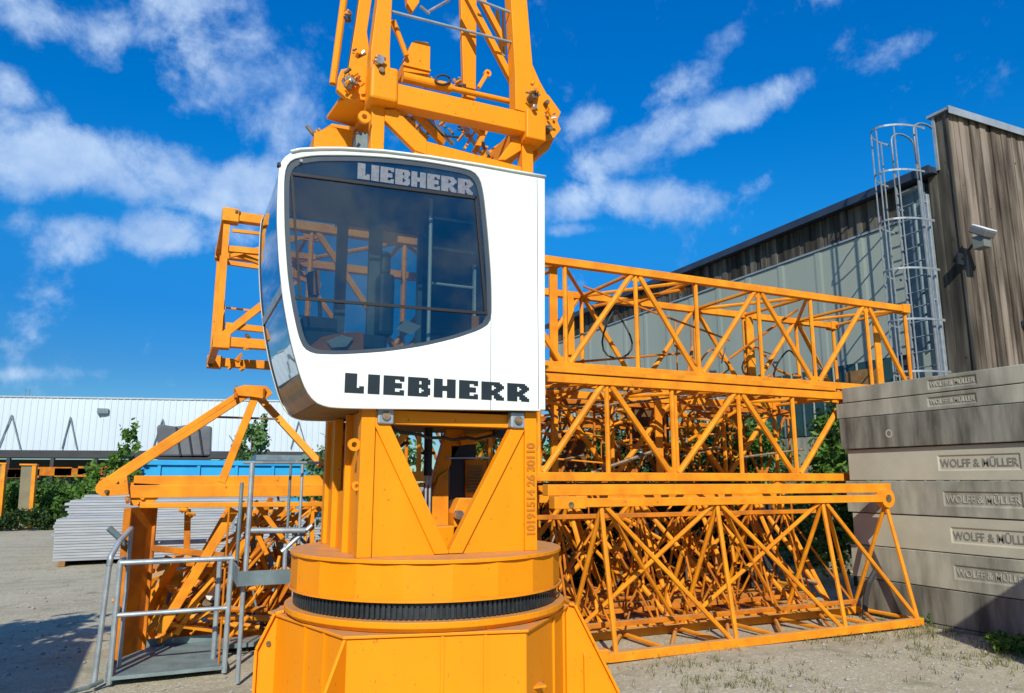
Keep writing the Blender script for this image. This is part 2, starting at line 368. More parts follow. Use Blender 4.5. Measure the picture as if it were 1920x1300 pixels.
def outline(pts, sub=3):          # smooth a closed outline a little (Chaikin)
    for _ in range(sub):
        q = []
        for i in range(len(pts)):
            a, b = Vector(pts[i]), Vector(pts[(i + 1) % len(pts)]); q += [a * .75 + b * .25, a * .25 + b * .75]
        pts = q
    return [tuple(p) for p in pts]


def ring_plate(mb, outer, inner, ya, yb):
    """plate in the XZ plane with a hole, outer/inner same number of points"""
    n = len(outer)
    V = [(p[0], ya, p[1]) for p in outer] + [(p[0], ya, p[1]) for p in inner] + [(p[0], yb, p[1]) for p in outer] + [(p[0], yb, p[1]) for p in inner]
    Fs = []
    for i in range(n):
        j = (i + 1) % n
        Fs += [(i, j, n + j, n + i), (2 * n + i, 3 * n + i, 3 * n + j, 2 * n + j), (i, 2 * n + i, 2 * n + j, j), (n + i, n + j, 3 * n + j, 3 * n + i)]
    mb.add(V, Fs)


def resample(pts, n, start_dir):
    """resample a closed outline by angle about its centre, so that two rings match"""
    c = Vector((sum(p[0] for p in pts) / len(pts), sum(p[1] for p in pts) / len(pts)))
    return c


def by_angle(pts, c, n):
    res = []
    for k in range(n):
        t = 2 * math.pi * k / n; d = Vector((math.cos(t), math.sin(t))); best = None
        for i in range(len(pts)):
            a = Vector(pts[i]) - c; b = Vector(pts[(i + 1) % len(pts)]) - c; e = b - a
            den = d.x * e.y - d.y * e.x
            if abs(den) < 1e-12: continue
            s_ = (a.x * e.y - a.y * e.x) / den; u_ = (a.x * d.y - a.y * d.x) / den
            if s_ > 0 and -1e-6 <= u_ <= 1 + 1e-6 and (best is None or s_ > best): best = s_
        res.append((c.x + d.x * best, c.y + d.y * best))
    return res


def leaves_obj(name, blobs, n, size, m, parent=None, seed=1, clump=.55):
    g = np.random.default_rng(seed); vol = np.array([b[3] * b[4] * b[5] for b in blobs], float); cnt = (vol / vol.sum() * n).astype(int) + 1
    P = []
    for b, k in zip(blobs, cnt):
        nc = max(6, int(k / 60)); cc = g.normal(size=(nc, 3)); cc /= np.linalg.norm(cc, axis=1)[:, None]; cc *= (g.random((nc, 1)) ** .4)
        idx = g.integers(0, nc, k); p = cc[idx] + g.normal(size=(k, 3)) * .16 * clump / .55
        P.append(np.array(b[:3]) + p * np.array(b[3:6]))
    P = np.concatenate(P); P = P[P[:, 2] > .02]; k = len(P)
    a = g.normal(size=(k, 3)); a /= np.linalg.norm(a, axis=1)[:, None]; b = g.normal(size=(k, 3)); b -= (a * b).sum(1)[:, None] * a; b /= np.linalg.norm(b, axis=1)[:, None]
    s = size * (.6 + .8 * g.random((k, 1))); a *= s; b *= s * .5
    V = np.stack([P - a, P + b * 1.0, P + a, P - b * 1.0], 1).reshape(-1, 3)
    off = Vector((0, 0, 0)); q = parent
    while q is not None: off += q.location; q = q.parent
    V = V - np.array(off)
    me = bpy.data.meshes.new(name); me.vertices.add(len(V)); me.vertices.foreach_set('co', V.ravel())
    me.loops.add(len(V)); me.loops.foreach_set('vertex_index', np.arange(len(V))); me.polygons.add(k)
    me.polygons.foreach_set('loop_start', np.arange(0, 4 * k, 4)); me.polygons.foreach_set('loop_total', np.full(k, 4)); me.update(); me.validate()
    me.materials.append(m); o = bpy.data.objects.new(name, me); COL.objects.link(o); o.parent = parent; return o


def plant(name, label, cat, x, y, blobs, n, size, m, h, group=None, seed=1, r=.06, limbs=5):
    t = thing(name, label, cat, (x, y, 0), group)
    leaves_obj('crown', [(x + b[0], y + b[1], b[2], b[3], b[4], b[5]) for b in blobs], n, size, m, t, seed)
    tr = MB(); g = random.Random(seed); tr.tube((x, y, -.05), (x + .1 * r, y, h), r, 8, r * .35)
    for i in range(limbs):
        a = g.uniform(0, 6.28); z = h * g.uniform(.25, .7); L_ = h * g.uniform(.25, .45)
        tr.tube((x, y, z), (x + math.cos(a) * L_ * .7, y + math.sin(a) * L_ * .7, z + L_ * .7), r * .5, 6, r * .15)
    tr.build('trunk', BARK, t); return t

# ------------------------------------------------------------------ ground
gm = MB(); nx = 60
xs = sorted(set([-400, -200, -100, -60, -40, -25] + [(-14 + i * .5) for i in range(70)] + [25, 40, 60, 100, 200, 400]))
ys = sorted(set([-400, -200, -100, -50, -25, -12, -6] + [(-3 + i * .5) for i in range(80)] + [40, 50, 70, 100, 200, 400]))
for j, y in enumerate(ys):
    for i, x in enumerate(xs):
        z = 0.018 * math.sin(x * 1.3 + y * .7) * math.cos(y * .9 - x * .4) - .012
        if abs(x) > 30 or y > 45 or y < -10: z = -.012
        gm.v.append((x, y, z))
for j in range(len(ys) - 1):
    for i in range(len(xs) - 1):
        a = j * len(xs) + i; gm.f.append((a, a + 1, a + 1 + len(xs), a + len(xs)))
tag(gm.build('ground', GND, smooth=True), kind='structure')
# loose stones
g = np.random.default_rng(3)
st = MB()
for i in range(2600):
    d = 4.5 + 12 * g.random() ** 1.6; l = g.uniform(-.78, .78) * d
    X = l * .91 + d * .415; Y = -.415 * l + .91 * d; s = g.uniform(.006, .022) * (1 if g.random() < .93 else 1.7)
    a = g.uniform(.7, 1.3, 3) * s; z = .018 * math.sin(X * 1.3 + Y * .7) * math.cos(Y * .9 - X * .4) - .012 + s * .3
    st.add([(X - a[0], Y, z), (X + a[0], Y, z), (X, Y - a[1], z), (X, Y + a[1], z), (X + .2 * s, Y - .1 * s, z + a[2] * .8), (X, Y, z - s)],
           [(0, 2, 4), (2, 1, 4), (1, 3, 4), (3, 0, 4), (2, 0, 5), (1, 2, 5), (3, 1, 5), (0, 3, 5)])
tag(st.build('gravel', STONE), 'loose grey stones scattered over the yard', 'gravel', kind='stuff')
# grass tufts
def grass_patch(spots, n, h, seed):
    g = np.random.default_rng(seed); mb = MB()
    for (u, v, ru, rv, w) in spots:
        for _ in range(int(n * w)):
            uu = u + g.normal() * ru; vv = v + g.normal() * rv
            if vv < 1120: continue
            p = at(uu, vv, Z=0.0)
            for _ in range(g.integers(3, 7)):
                q = p + Vector((g.normal() * .025, g.normal() * .025, -.01)); hh = h * g.uniform(.35, 1.2); a = g.uniform(0, 6.28); lean = g.uniform(.3, 1.3) * hh
                t = q + Vector((math.cos(a) * lean, math.sin(a) * lean, hh)); md = q * .5 + t * .5 + Vector((0, 0, hh * .2)); w_ = .003
                s_ = Vector((-math.sin(a), math.cos(a), 0)) * w_
                mb.add([q - s_, q + s_, md + s_ * .8, t, md - s_ * .8], [(0, 1, 2, 3, 4)])
    return mb
gr = grass_patch([(1900, 1215, 35, 18, 3.2), (1740, 1180, 45, 8, 1.6), (1620, 1196, 120, 6, 1.5), (1330, 1262, 70, 18, 1.0), (1440, 1280, 60, 14, .8), (1240, 1245, 60, 8, .5), (1800, 1215, 60, 20, 1.0), (1600, 1230, 200, 26, .8), (1650, 1165, 60, 6, 1.0), (1905, 1200, 22, 14, 3.0)], 60, .06, 5)
tag(gr.build('grass', GRASS), 'dry green grass growing thinly on the gravel', 'grass', kind='stuff')

p = at(1898, 1222, Z=0)
def weed(x, y, lab, n, k):
    t = thing('weed_clump', lab, 'weeds', (x, y, 0)); leaves_obj('leaves', [(x, y, .07, .22 * k, .2 * k, .13 * k), (x + .18 * k, y + .1, .05, .16 * k, .16 * k, .1 * k)], n, .024, LEAF, t, int(n)); b = MB()
    for i in range(9): a = i * .7; b.tube((x, y, -.01), (x + .1 * k * math.cos(a), y + .1 * k * math.sin(a), .14 * k), .004, 5)
    b.build('stems', GRASS, t)
weed(p.x, p.y, 'leafy green weed clump at the bottom right corner of the yard', 1500, 1.0)
p = at(1745, 1172, Z=0); weed(p.x, p.y, 'small green weed clump at the end of the front jib section', 420, .5)
# ------------------------------------------------------------------ tower crane
CR = thing('tower_crane', 'orange tower crane slewing unit with white operator cab, standing on its round base', 'crane', (1.76, 5.5, 0))
CC = (1.81, 5.52)
def P(u, v, Y): return at(u, v, Y=Y)
# base: faceted skirt with ribs
b = MB(); b.lathe(CC, [(1.13, 0), (1.13, .742), (.80, .742), (.80, 0)], 6, R(-74)); base = b.build('base_skirt', ORG, CR, bevel=.006)
b = MB(); b.lathe(CC, [(1.15, .744), (1.15, .762), (.80, .762), (.80, .744)], 6, R(-74)); b.build('skirt_top_plate', ORG, base, bevel=.004)
b = MB(); b.lathe(CC, [(1.0, .765), (1.035, .795), (1.035, .832), (.80, .832), (.80, .765)], 64); b.build('base_flange', ORG, CR, smooth=False, bevel=.004)
for fa in (-104, -44, 16, 76, 136, -164):
    nv = Vector((math.cos(R(fa)), math.sin(R(fa)), 0)); tv = Vector((-nv.y, nv.x, 0))
    for t in (.03, .30):
        c = Vector((CC[0], CC[1], 0)) + nv * .984 + tv * t; r = MB(); r.bar(c + Vector((0, 0, .03)), c + Vector((0, 0, .740)), .020, .018, nv); r.build('stiffener_rib', ORG, base)
def leg_unit(deg, prof, hw, bolt=None):
    d = Vector((math.cos(R(deg)), math.sin(R(deg)), 0)); s_ = Vector((-d.y, d.x, 0)); c = Vector((CC[0], CC[1], 0))
    def q(r, w, z): return c + d * r + s_ * w + Vector((0, 0, z))
    def slab(name, P8, par, bev=.003):
        b = MB(); b.add(P8, [(0, 1, 2, 3), (7, 6, 5, 4), (0, 4, 5, 1), (1, 5, 6, 2), (2, 6, 7, 3), (3, 7, 4, 0)]); return b.build(name, ORG, par, bevel=bev)
    leg = MB(); n = len(prof)
    for w in ((-hw, hw - .02) if hw > .03 else (-.01,)):
        vs = [q(r, w, z) for r, z in prof] + [q(r, w + .02, z) for r, z in prof]
        leg.add(vs, [tuple(range(n)), tuple(range(n, 2 * n))[::-1]] + [(i, n + i, n + (i + 1) % n, (i + 1) % n) for i in range(n)])
    lo = leg.build('base_leg', ORG, CR, bevel=.003)
    if hw > .03:
        top = prof[1:-1]
        for (r0, z0), (r1, z1) in zip(top, top[1:]):
            e = .002
            vs = [q(r0, -hw - .03, z0 + e), q(r0, hw + .03, z0 + e), q(r1, hw + .03, z1 + e), q(r1, -hw - .03, z1 + e)]
            nn = Vector((z1 - z0, 0, r0 - r1)); nn = (d * (z0 - z1) + Vector((0, 0, 1)) * (r1 - r0)); nn = (-nn if nn.z < 0 or (abs(nn.z) < 1e-6 and nn.dot(d) < 0) else nn).normalized() * .02
            slab('cover_plate', vs + [p + nn for p in vs], lo)
        rr = (prof[0][0] + top[0][0]) * .5; rs = top[0][0] - .26
        slab('stiffener_rib', [q(rs, -hw - .002, .03), q(rs + .02, -hw - .002, .03), q(rs + .02, -hw - .002, .42), q(rs, -hw - .002, .42), q(rs, -hw - .03, .03), q(rs + .02, -hw - .03, .03), q(rs + .02, -hw - .03, .40), q(rs, -hw - .03, .40)], lo, 0)
    rm = max(r for r, z in prof) + .06
    vs = [q(.9, -hw - .09, 0), q(.9, hw + .09, 0), q(rm, hw + .09, 0), q(rm, -hw - .09, 0)]; slab('foot_plate', vs + [p + Vector((0, 0, .029)) for p in vs], lo)
    if bolt:
        bb = MB(); pc = q(*bolt); bb.tube(pc, pc + s_ * (.015 if bolt[1] > 0 else -.015), .017, 10); bb.build('bolt', GREASE, lo)
leg_unit(-14, [(1.0, .03), (1.43, .03), (1.43, .12), (1.39, .20), (1.10, .755), (1.06, .765), (1.0, .765)], .15)
leg_unit(46, [(1.0, .03), (1.43, .03), (1.43, .12), (1.39, .20), (1.10, .755), (1.06, .765), (1.0, .765)], .15)
leg_unit(166, [(.9, .03), (1.17, .03), (1.19, .10), (1.19, .52), (1.08, .755), (1.02, .765), (.9, .765)], .10, (1.12, .102, .56))
leg_unit(-134, [(1.05, .03), (1.62, .03), (1.62, .1), (1.14, .74), (1.05, .74)], .01)
sn = MB(); pc = P(1010, 1276, 4.55); sn.tube((pc.x, 4.62, pc.z - .03), (pc.x, 4.62, pc.z + .03), .022, 10); sn.box(pc.x - .09, pc.x + .05, 4.54, 4.64, pc.z - .045, pc.z - .03); sn.build('grease_nipple', ORG, base)
# slewing ring with teeth
sr = MB(); sr.lathe(CC, [(.955, .832), (.955, .942), (.80, .942), (.80, .832)], 96); ring = sr.build('slewing_ring', STEEL, CR)
th = MB()
for k in range(168):
    t = 2 * math.pi * k / 168; d = Vector((math.cos(t), math.sin(t), 0)); c = Vector((CC[0], CC[1], 0)) + d * .965
    th.bar(c + Vector((0, 0, .84)), c + Vector((0, 0, .93)), .020, .022, d)
o = th.build('gear_teeth', STEEL, ring)
# turntable drum
b = MB(); b.lathe(CC, [(1.0, .945), (1.0, 1.175), (.70, 1.175), (.70, .945)], 20, R(9)); dr = b.build('turntable', ORG, CR, bevel=.004)
b = MB(); b.lathe(CC, [(1.012, 1.178), (1.012, 1.202), (.60, 1.202), (.60, 1.178)], 64); b.build('top_plate', ORG, dr, bevel=.003)
b = MB(); b.lathe(CC, [(1.012, .943), (1.012, .957), (1.002, .957), (1.002, .943)], 64); b.build('rim', ORG, dr)
# column
X0, X1, Y0, Y1, ZB, ZT = 1.11, 2.41, 4.85, 6.15, 1.203, 2.17
PW = .095
for (x, y, zt) in ((X0, Y0, 2.19), (X1 - PW, Y0, 2.19), (X0, Y1 - PW, 2.19), (X1 - PW, Y1 - PW, 2.19)):
    b = MB(); b.box(x, x + PW, y, y + PW, ZB, zt); b.build('corner_post', ORG, CR, bevel=.004)
# front V: two triangular plates and flanges
xm = (X0 + X1) / 2 - .02
for s in (1, -1):
    def m_(x): return x if s == 1 else (2 * xm - x if x > X0 + .4 else X0 + X1 - x)
    b = MB(); b.prism([(m_(X0 + PW), ZB), (m_(xm - .075), ZB), (m_(X0 + PW + .01), 2.03), (m_(X0 + PW), 2.03)], 'y', Y0 + .028, Y0 + .04); pl = b.build('web_plate', ORG, CR)
    b = MB(); a0 = Vector((m_(X0 + PW - .005), Y0 + .04, 2.10)); a1 = Vector((m_(xm - .035), Y0 + .04, ZB + .035)); d = (a1 - a0).normalized()
    b.prism([(m_(X0 + .04), 2.16), (m_(X0 + .15), 2.16), (m_(xm - .002), ZB + .02), (m_(xm - .002), ZB + .004), (m_(xm - .10), ZB + .004)], 'y', Y0 + .004, Y0 + .08); b.build('diagonal_flange', ORG, CR, bevel=.003)
    b = MB(); b.prism([(m_(X0 + PW), ZB), (m_(xm - .075), ZB), (m_(X0 + PW + .01), 2.03), (m_(X0 + PW), 2.03)], 'y', Y1 - .04, Y1 - .028); b.build('web_plate', ORG, CR)
    b = MB(); b.prism([(m_(X0 + .04), 2.16), (m_(X0 + .15), 2.16), (m_(xm - .002), ZB + .02), (m_(xm - .002), ZB + .004), (m_(xm - .10), ZB + .004)], 'y', Y1 - .08, Y1 - .004); b.build('diagonal_flange', ORG, CR, bevel=.003)
# left side: web panel, ribs
b = MB(); b.box(X0 + .03, X0 + .045, Y0 + PW, Y0 + .42, ZB, 2.16); b.build('web_plate', ORG, CR)
b = MB(); b.box(X0 + .03, X0 + .045, Y1 - .42, Y1 - PW, ZB, 2.16); b.build('web_plate', ORG, CR)
b = MB(); b.box(X0 - .01, X0 + .05, Y0 + .42, Y0 + .46, ZB, 2.16); b.build('stiffener_rib', ORG, CR)
b = MB(); b.box(X0 - .01, X0 + .05, Y1 - .46, Y1 - .42, ZB, 2.16); b.build('stiffener_rib', ORG, CR)
b = MB(); b.box(X0 + .03, X0 + .045, Y0 + .46, Y1 - .46, ZB, 1.62); b.build('web_plate', ORG, CR)
# lugs on the left front post
def lug(x, y, z, r, axis='y', m=ORG, par=CR):
    b = MB(); n = 16
    outer = [(x + r * math.cos(2 * math.pi * i / n), z + r * math.sin(2 * math.pi * i / n)) for i in range(n)]
    inner = [(x + r * .45 * math.cos(2 * math.pi * i / n), z + r * .45 * math.sin(2 * math.pi * i / n)) for i in range(n)]
    ring_plate(b, outer, inner, y, y + .03); return b.build('lifting_lug', m, par)
lug(X0 - .035, Y0 + .03, 1.93, .042); lug(X0 - .012, Y0 + .03, 1.66, .03)
# weld-bead serial along the right post
text_mesh('10191514 26 30110', .090, AMB, 'serial_number', CR, (X1 - .02, Y0 - .003, 1.30), (0, 0, 1), (-1, 0, 0), .003, xs=.92, bold=.003)
# beam and brackets below the cab
b = MB(); b.box(X0 + PW + .06, X1 - PW - .03, Y0 + .05, Y0 + .14, 2.075, 2.17); b.build('cab_support_beam', ORG, CR, bevel=.004)
b = MB(); b.box(X0 + .1, X1, Y0 + .16, Y1 - .1, 2.10, 2.15); b.build('platform_floor', BROWN, CR)
for x in (X0 + .16, X1 - .16):
    b = MB(); b.box(x - .055, x + .055, Y0 - .02, Y0 + .05, 2.07, 2.185)
    b2 = b.build('cab_mount', GALV, CR, bevel=.01)
    b = MB(); b.tube((x, Y0 - .035, 2.125), (x, Y0 - .02, 2.125), .03, 12); b.build('bolt', GREASE, b2)
# machinery inside the column
def platep(name, px, Y, th, m=ORG, bev=.004, par=CR):
    b = MB(); b.prism([(lambda p: (p.x, p.z))(at(u, v, Y=Y)) for u, v in px], 'y', Y, Y + th); return b.build(name, m, par, bevel=bev)
sx_ = at(803, 840, Y=5.5); z0_, z1_, zf_ = at(803, 892, Y=5.5).z, 2.1, at(803, 850, Y=5.5).z
b = MB(); b.tube((sx_.x, 5.5, z0_), (sx_.x, 5.5, z1_), .032, 14); b.tube((sx_.x, 5.5, zf_ - .01), (sx_.x, 5.5, zf_ + .012), .055, 14); b.build('vertical_shaft', RUB, CR)
for dx in (-.012, .02):
    b = MB(); b.tube((sx_.x + dx, 5.5, 1.21), (sx_.x + dx, 5.5, z0_), .010, 8); b.build('pipe', GALV, CR)
platep('inner_brace', [(838, 803), (868, 800), (868, 822), (830, 905), (810, 905)], 5.62, .06)
platep('inner_brace', [(862, 822), (930, 806), (932, 818), (866, 836)], 5.55, .06)
platep('junction_box', [(928, 802), (962, 802), (960, 822), (928, 820)], 5.5, .1, RUB)
platep('motor_cabinet', [(846, 836), (893, 833), (893, 861), (872, 861), (872, 995), (842, 1000)], 5.62, .3, RUB)
platep('side_panel', [(806, 986), (811, 930), (823, 892), (841, 880), (841, 986)], 5.58, .03, ORG2)
hbo = platep('hoist_housing', [(873, 862), (914, 862), (906, 931), (873, 931)], 5.6, .3, ORG3, .006)
for k in range(9):
    v = 874 + k * 6; platep('vent_slat', [(877, v), (905, v), (905, v + 2.5), (877, v + 2.5)], 5.585, .014, BROWN, 0, hbo)
platep('cabinet_rim', [(838, 858), (918, 857), (918, 860), (838, 861)], 5.57, .02, GALV, 0)
platep('gearbox', [(862, 934), (905, 934), (886, 980), (852, 990), (850, 962)], 5.5, .2, ORG2, .01)
platep('gearbox', [(804, 988), (853, 986), (848, 1034), (818, 1034)], 5.4, .2, ORG, .01)
p = at(864, 966, Y=5.4); b = MB(); b.tube((p.x, 5.42, p.z), (p.x, 5.48, p.z), .035, 12); b.build('bearing', CHR, CR)
for k, (a, c_) in enumerate((((1.3, 5.0, 2.06), (2.3, 5.3, 2.04)), ((1.25, 5.2, 1.99), (1.6, 5.4, 1.98)))):
    b = MB(); n = 14; b.path([Vector(a) * (1 - i / n) + Vector(c_) * (i / n) + Vector((0, 0, -.05 * math.sin(math.pi * i / n) + .008 * math.sin(i * 2.1))) for i in range(n + 1)], .012); b.build('hose', HOSE, CR, smooth=True)

# ---- operator cab
CABY0, CABY1 = 4.78, 5.95
opx = [(521, 345), (524, 308), (538, 289), (562, 282), (640, 280), (720, 285), (800, 295), (900, 311), (1022, 333), (1022, 771), (800, 768), (680, 767), (618, 765), (592, 756), (575, 735), (563, 705), (545, 640), (531, 565), (523, 490), (519, 415)]
ipx = [(533, 340), (537, 312), (549, 298), (590, 291), (660, 291), (730, 295), (800, 303), (868, 315), (890, 322), (902, 338), (908, 365), (915, 430), (922, 520), (923, 590), (918, 608), (898, 620), (850, 636), (790, 650), (720, 660), (640, 665), (590, 664), (570, 654), (560, 630), (549, 580), (540, 520), (534, 430)]
def planepts(px, Y): return [(lambda p: (p.x, p.z))(at(u, v, Y=Y)) for u, v in px]
def soft(px, hard=()):
    res = []
    n = len(px)
    for i in range(n):
        a = Vector(px[(i - 1) % n]); p = Vector(px[i]); c = Vector(px[(i + 1) % n])
        if i in hard: res.append(tuple(p)); continue
        res += [tuple(p * .7 + a * .3), tuple(p * .85 + a * .075 + c * .075), tuple(p * .7 + c * .3)]
    return res
O = planepts(soft(opx, (8, 9)), CABY0); I = planepts(soft(ipx), CABY0)
cen = Vector((1.25, 3.15)); NA = 160
Oa = by_angle(O, cen, NA); Ia = by_angle(I, cen, NA)
# keep the two hard right corners exact
for target in (O[[i for i, p in enumerate(O) if abs(p[0] - max(q[0] for q in O)) < .03][0]], min([p for p in O if p[0] > 2.4], key=lambda p: p[1])):
    k = min(range(NA), key=lambda i: (Oa[i][0] - target[0]) ** 2 + (Oa[i][1] - target[1]) ** 2); Oa[k] = target
def shr(pts, c, f): return [(c.x + (p[0] - c.x) * f, c.y + (p[1] - c.y) * f) for p in pts]
b = MB(); ring_plate(b, Oa, Ia, CABY0, CABY0 + .03)
cab = b.build('operator_cab', WHT, CR, bevel=.006, segs=3)
cab['label'] = 'white operator cab with tinted windows and sloping front'
b = MB(); ring_plate(b, Oa, Ia, CABY1 - .03, CABY1); b.build('far_side_panel', WHT, cab)
# skin strips: roof, rear wall, floor, windscreen (by angle of outline normal)
def strip(name, sel, m, y0, y1, inset=0.0, th=.025):
    b = MB(); T = shr(Oa, cen, 1 - inset); T2 = shr(Oa, cen, 1 - inset - th)
    for i in range(NA):
        j = (i + 1) % NA
        if not sel((T[i][0] + T[j][0]) / 2, (T[i][1] + T[j][1]) / 2): continue
        b.add([(T[i][0], y0, T[i][1]), (T[j][0], y0, T[j][1]), (T[j][0], y1, T[j][1]), (T[i][0], y1, T[i][1]),
               (T2[i][0], y0, T2[i][1]), (T2[j][0], y0, T2[j][1]), (T2[j][0], y1, T2[j][1]), (T2[i][0], y1, T2[i][1])],
              [(0, 1, 2, 3), (7, 6, 5, 4), (0, 4, 5, 1), (1, 5, 6, 2), (2, 6, 7, 3), (3, 7, 4, 0)])
    return b.build(name, m, cab)
ya, yb = CABY0 + .031, CABY1 - .031
strip('roof', lambda x, z: z > 3.83 and x > .56, WHT, ya, yb, .004)
strip('rear_wall', lambda x, z: x > 2.42, WHT, ya, yb, .004)
strip('floor', lambda x, z: z < 2.25 and .80 < x < 2.42, BROWN, ya, yb, .004)
isf = lambda x, z: x <= .56 or (z <= 3.83 and x < .8) 
strip('windscreen', lambda x, z: x < .70 and 2.93 < z <= 3.83, GLF, ya + .03, yb - .03, .012, .006)
strip('lower_windscreen', lambda x, z: x < .72 and 2.36 < z <= 2.90, GLF, ya + .03, yb - .03, .012, .006)
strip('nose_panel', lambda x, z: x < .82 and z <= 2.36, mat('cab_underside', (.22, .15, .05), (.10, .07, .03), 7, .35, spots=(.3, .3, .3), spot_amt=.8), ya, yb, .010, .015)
strip('crossbar', lambda x, z: x < .70 and 2.88 < z <= 2.95, GALV, ya, yb, .000, .03)
for y in (ya, yb - .03): strip('front_pillar', lambda x, z: x < .72 and 2.30 < z <= 3.86, RUB, y, y + .03, .004, .03)
# inner liner: roof underside and lower body
b = MB(); b.box(1.05, 2.36, CABY1 - .08, CABY1 - .04, 2.22, 2.5); b.build('far_lining', SLATE, cab)
b = MB(); b.box(2.26, 2.28, ya + .04, yb - .04, 2.22, 3.93); b.build('rear_partition', SLATE, cab)
b = MB(); b.box(.62, 2.25, ya + .05, yb - .05, 3.80, 3.83); b.build('ceiling_lining', SLATE, cab)
b = MB(); b.box(.75, 2.25, ya + .05, yb - .05, 2.26, 2.30); b.build('cab_floor_mat', RUB, cab)
# dark window surround and panes
Ib = shr(Ia, cen, .955)
b = MB(); ring_plate(b, shr(Ia, cen, .998), Ib, CABY0 + .012, CABY0 + .024); b.build('window_frame', SLATE, cab)
b = MB(); ring_plate(b, shr(Ia, cen, .998), Ib, CABY1 - .024, CABY1 - .012); b.build('window_frame', SLATE, cab)
b = MB(); b.add([(p[0], CABY0 + .018, p[1]) for p in shr(Ib, cen, .999)], [tuple(range(NA))]); b.add([(p[0], CABY0 + .0225, p[1]) for p in shr(Ib, cen, .999)], [tuple(range(NA))]); b.build('side_window', GLS, cab)
b = MB(); b.add([(p[0], CABY1 - .018, p[1]) for p in shr(Ib, cen, .999)], [tuple(range(NA))]); b.build('far_window', glass_mat('far_glass', (.66, .71, .68), .02), cab)
# upper dark band behind silver lettering, and glazing bars
def band(name, px, m, y0, y1): 
    b = MB(); b.prism(planepts(px, y0), 'y', y0, y1); return b.build(name, m, cab)
band('window_header', [(545, 300), (660, 295), (800, 308), (885, 324), (893, 362), (548, 322)], mat('header_tint', (.035, .07, .12), (.03, .05, .09), 2, .25), CABY0 + .026, CABY0 + .034)
band('glazing_bar', [(547, 323), (893, 368), (894, 373), (547, 328)], RUB, CABY0 + .004, CABY0 + .016)
band('glazing_bar', [(553, 556), (914, 585), (914, 590), (554, 561)], RUB, CABY0 + .004, CABY0 + .016)
band('glazing_bar', [(545, 327), (549, 327), (565, 556), (561, 556)], RUB, CABY0 + .004, CABY0 + .015)
band('glazing_bar', [(891, 368), (895, 368), (914, 585), (910, 585)], RUB, CABY0 + .004, CABY0 + .015)
zf = at(600, 408, Y=CABY1 - .05).z; xf0 = at(566, 450, Y=CABY1).x; xf1 = at(782, 450, Y=CABY1).x
b = MB(); b.box(.62, 2.25, CABY1 - .06, CABY1 - .045, zf, 3.80); b.build('dark_upper_panel', NAVY, cab)  # dark panel added to darken the view through the upper far window
b = MB(); b.box(xf1, 2.25, CABY1 - .07, CABY1 - .062, 2.31, 3.79); b.build('inner_panel', NAVY, cab)
# inside the cab: pillars, seat, console, controls
for (u0, u1, Y, m) in ((690, 714, 5.3, SLATE), (783, 791, 5.5, SLATE), (628, 648, 5.75, SLATE)):
    a = at(u0, 560, Y=Y).x; c_ = at(u1, 560, Y=Y).x
    b = MB(); b.box(a, c_, Y, Y + .05, 2.31, 3.79); b.build('inner_pillar', PIL, cab)
b = MB(); b.box(.95, 1.35, 5.15, 5.6, 2.62, 2.74); b.box(1.28, 1.40, 5.17, 5.58, 2.745, 3.22); b.box(1.31, 1.39, 5.26, 5.5, 3.225, 3.42); b.box(1.08, 1.28, 5.25, 5.5, 2.31, 2.618); b.build('driver_seat', SLATE, cab, bevel=.03)
b = MB(); b.box(.72, .95, 5.0, 5.18, 2.31, 2.8); b.box(.74, .93, 5.55, 5.72, 2.31, 2.8); b.tube((.85, 5.1, 2.8), (.84, 5.1, 2.93), .015, 8); b.build('control_console', SLATE, cab, bevel=.02)
# silver ladder and pole seen through the window
for x in (at(806, 500, Y=5.0).x,):
    b = MB(); b.tube((x, 5.0, 2.31), (x, 5.0, 3.78), .014, 8); b.build('grab_pole', WHPL, cab)
xa, xb = at(812, 500, Y=5.3).x, at(893, 500, Y=5.3).x
b = MB(); b.box(xb - .02, xb, 5.3, 5.33, 2.85, 3.42); b.build('ladder_rail', WHPL, cab)
b = MB(); b.box(xb - .04, xb + .02, 5.28, 5.298, 2.82, 2.98); b.build('ladder_foot', ORG, cab)
for v in (412, 468, 535):
    z = at(850, v, Y=5.3).z; b = MB(); b.tube((xa, 5.315, z), (xb - .022, 5.315, z), .012, 8); b.build('ladder_rung', WHPL, cab)
# papers / reflections-like clutter on the sill
platep('tool_tray', [(570, 658), (604, 632), (640, 624), (682, 622), (682, 656)], 4.93, .03, ORG3, .004, cab)
platep('folded_paper', [(612, 640), (640, 628), (662, 634), (650, 650), (622, 652)], 4.905, .006, PANEL, 0, cab)
platep('yellow_box', [(578, 510), (600, 505), (600, 553), (582, 553)], 5.4, .1, ORG2, .004, cab)
platep('paper_note', [(742, 618), (760, 600), (790, 612), (772, 628)], 5.2, .006, PANEL, 0, cab)
# panel seam and rear edge strip
sx_ = at(920, 700, Y=CABY0).x
b = MB(); b.box(sx_ - .0015, sx_ + .0015, CABY0 - .0012, CABY0 + .001, 2.19, 2.86); b.build('panel_seam', SLATE, cab)
sx_ = at(1008, 500, Y=CABY0).x
b = MB(); b.box(sx_ - .002, sx_ + .002, CABY0 - .002, CABY0 + .001, 2.21, 4.0); b.build('panel_seam', SLATE, cab)
b = MB(); b.box(sx_ + .012, sx_ + .05, CABY0 - .014, CABY0 - .0005, 2.205, 3.985); b.build('edge_trim', WHT, cab, bevel=.004)
b = MB(); b.path([(at(u, v - 1, Y=CABY0).x, CABY0 - .008, at(u, v - 1, Y=CABY0).z) for u, v in [(545, 286), (562, 282), (600, 280), (640, 280), (720, 285), (800, 295), (900, 311), (960, 322), (1022, 333)]], .010); b.build('roof_gutter', WHT, cab, smooth=True)
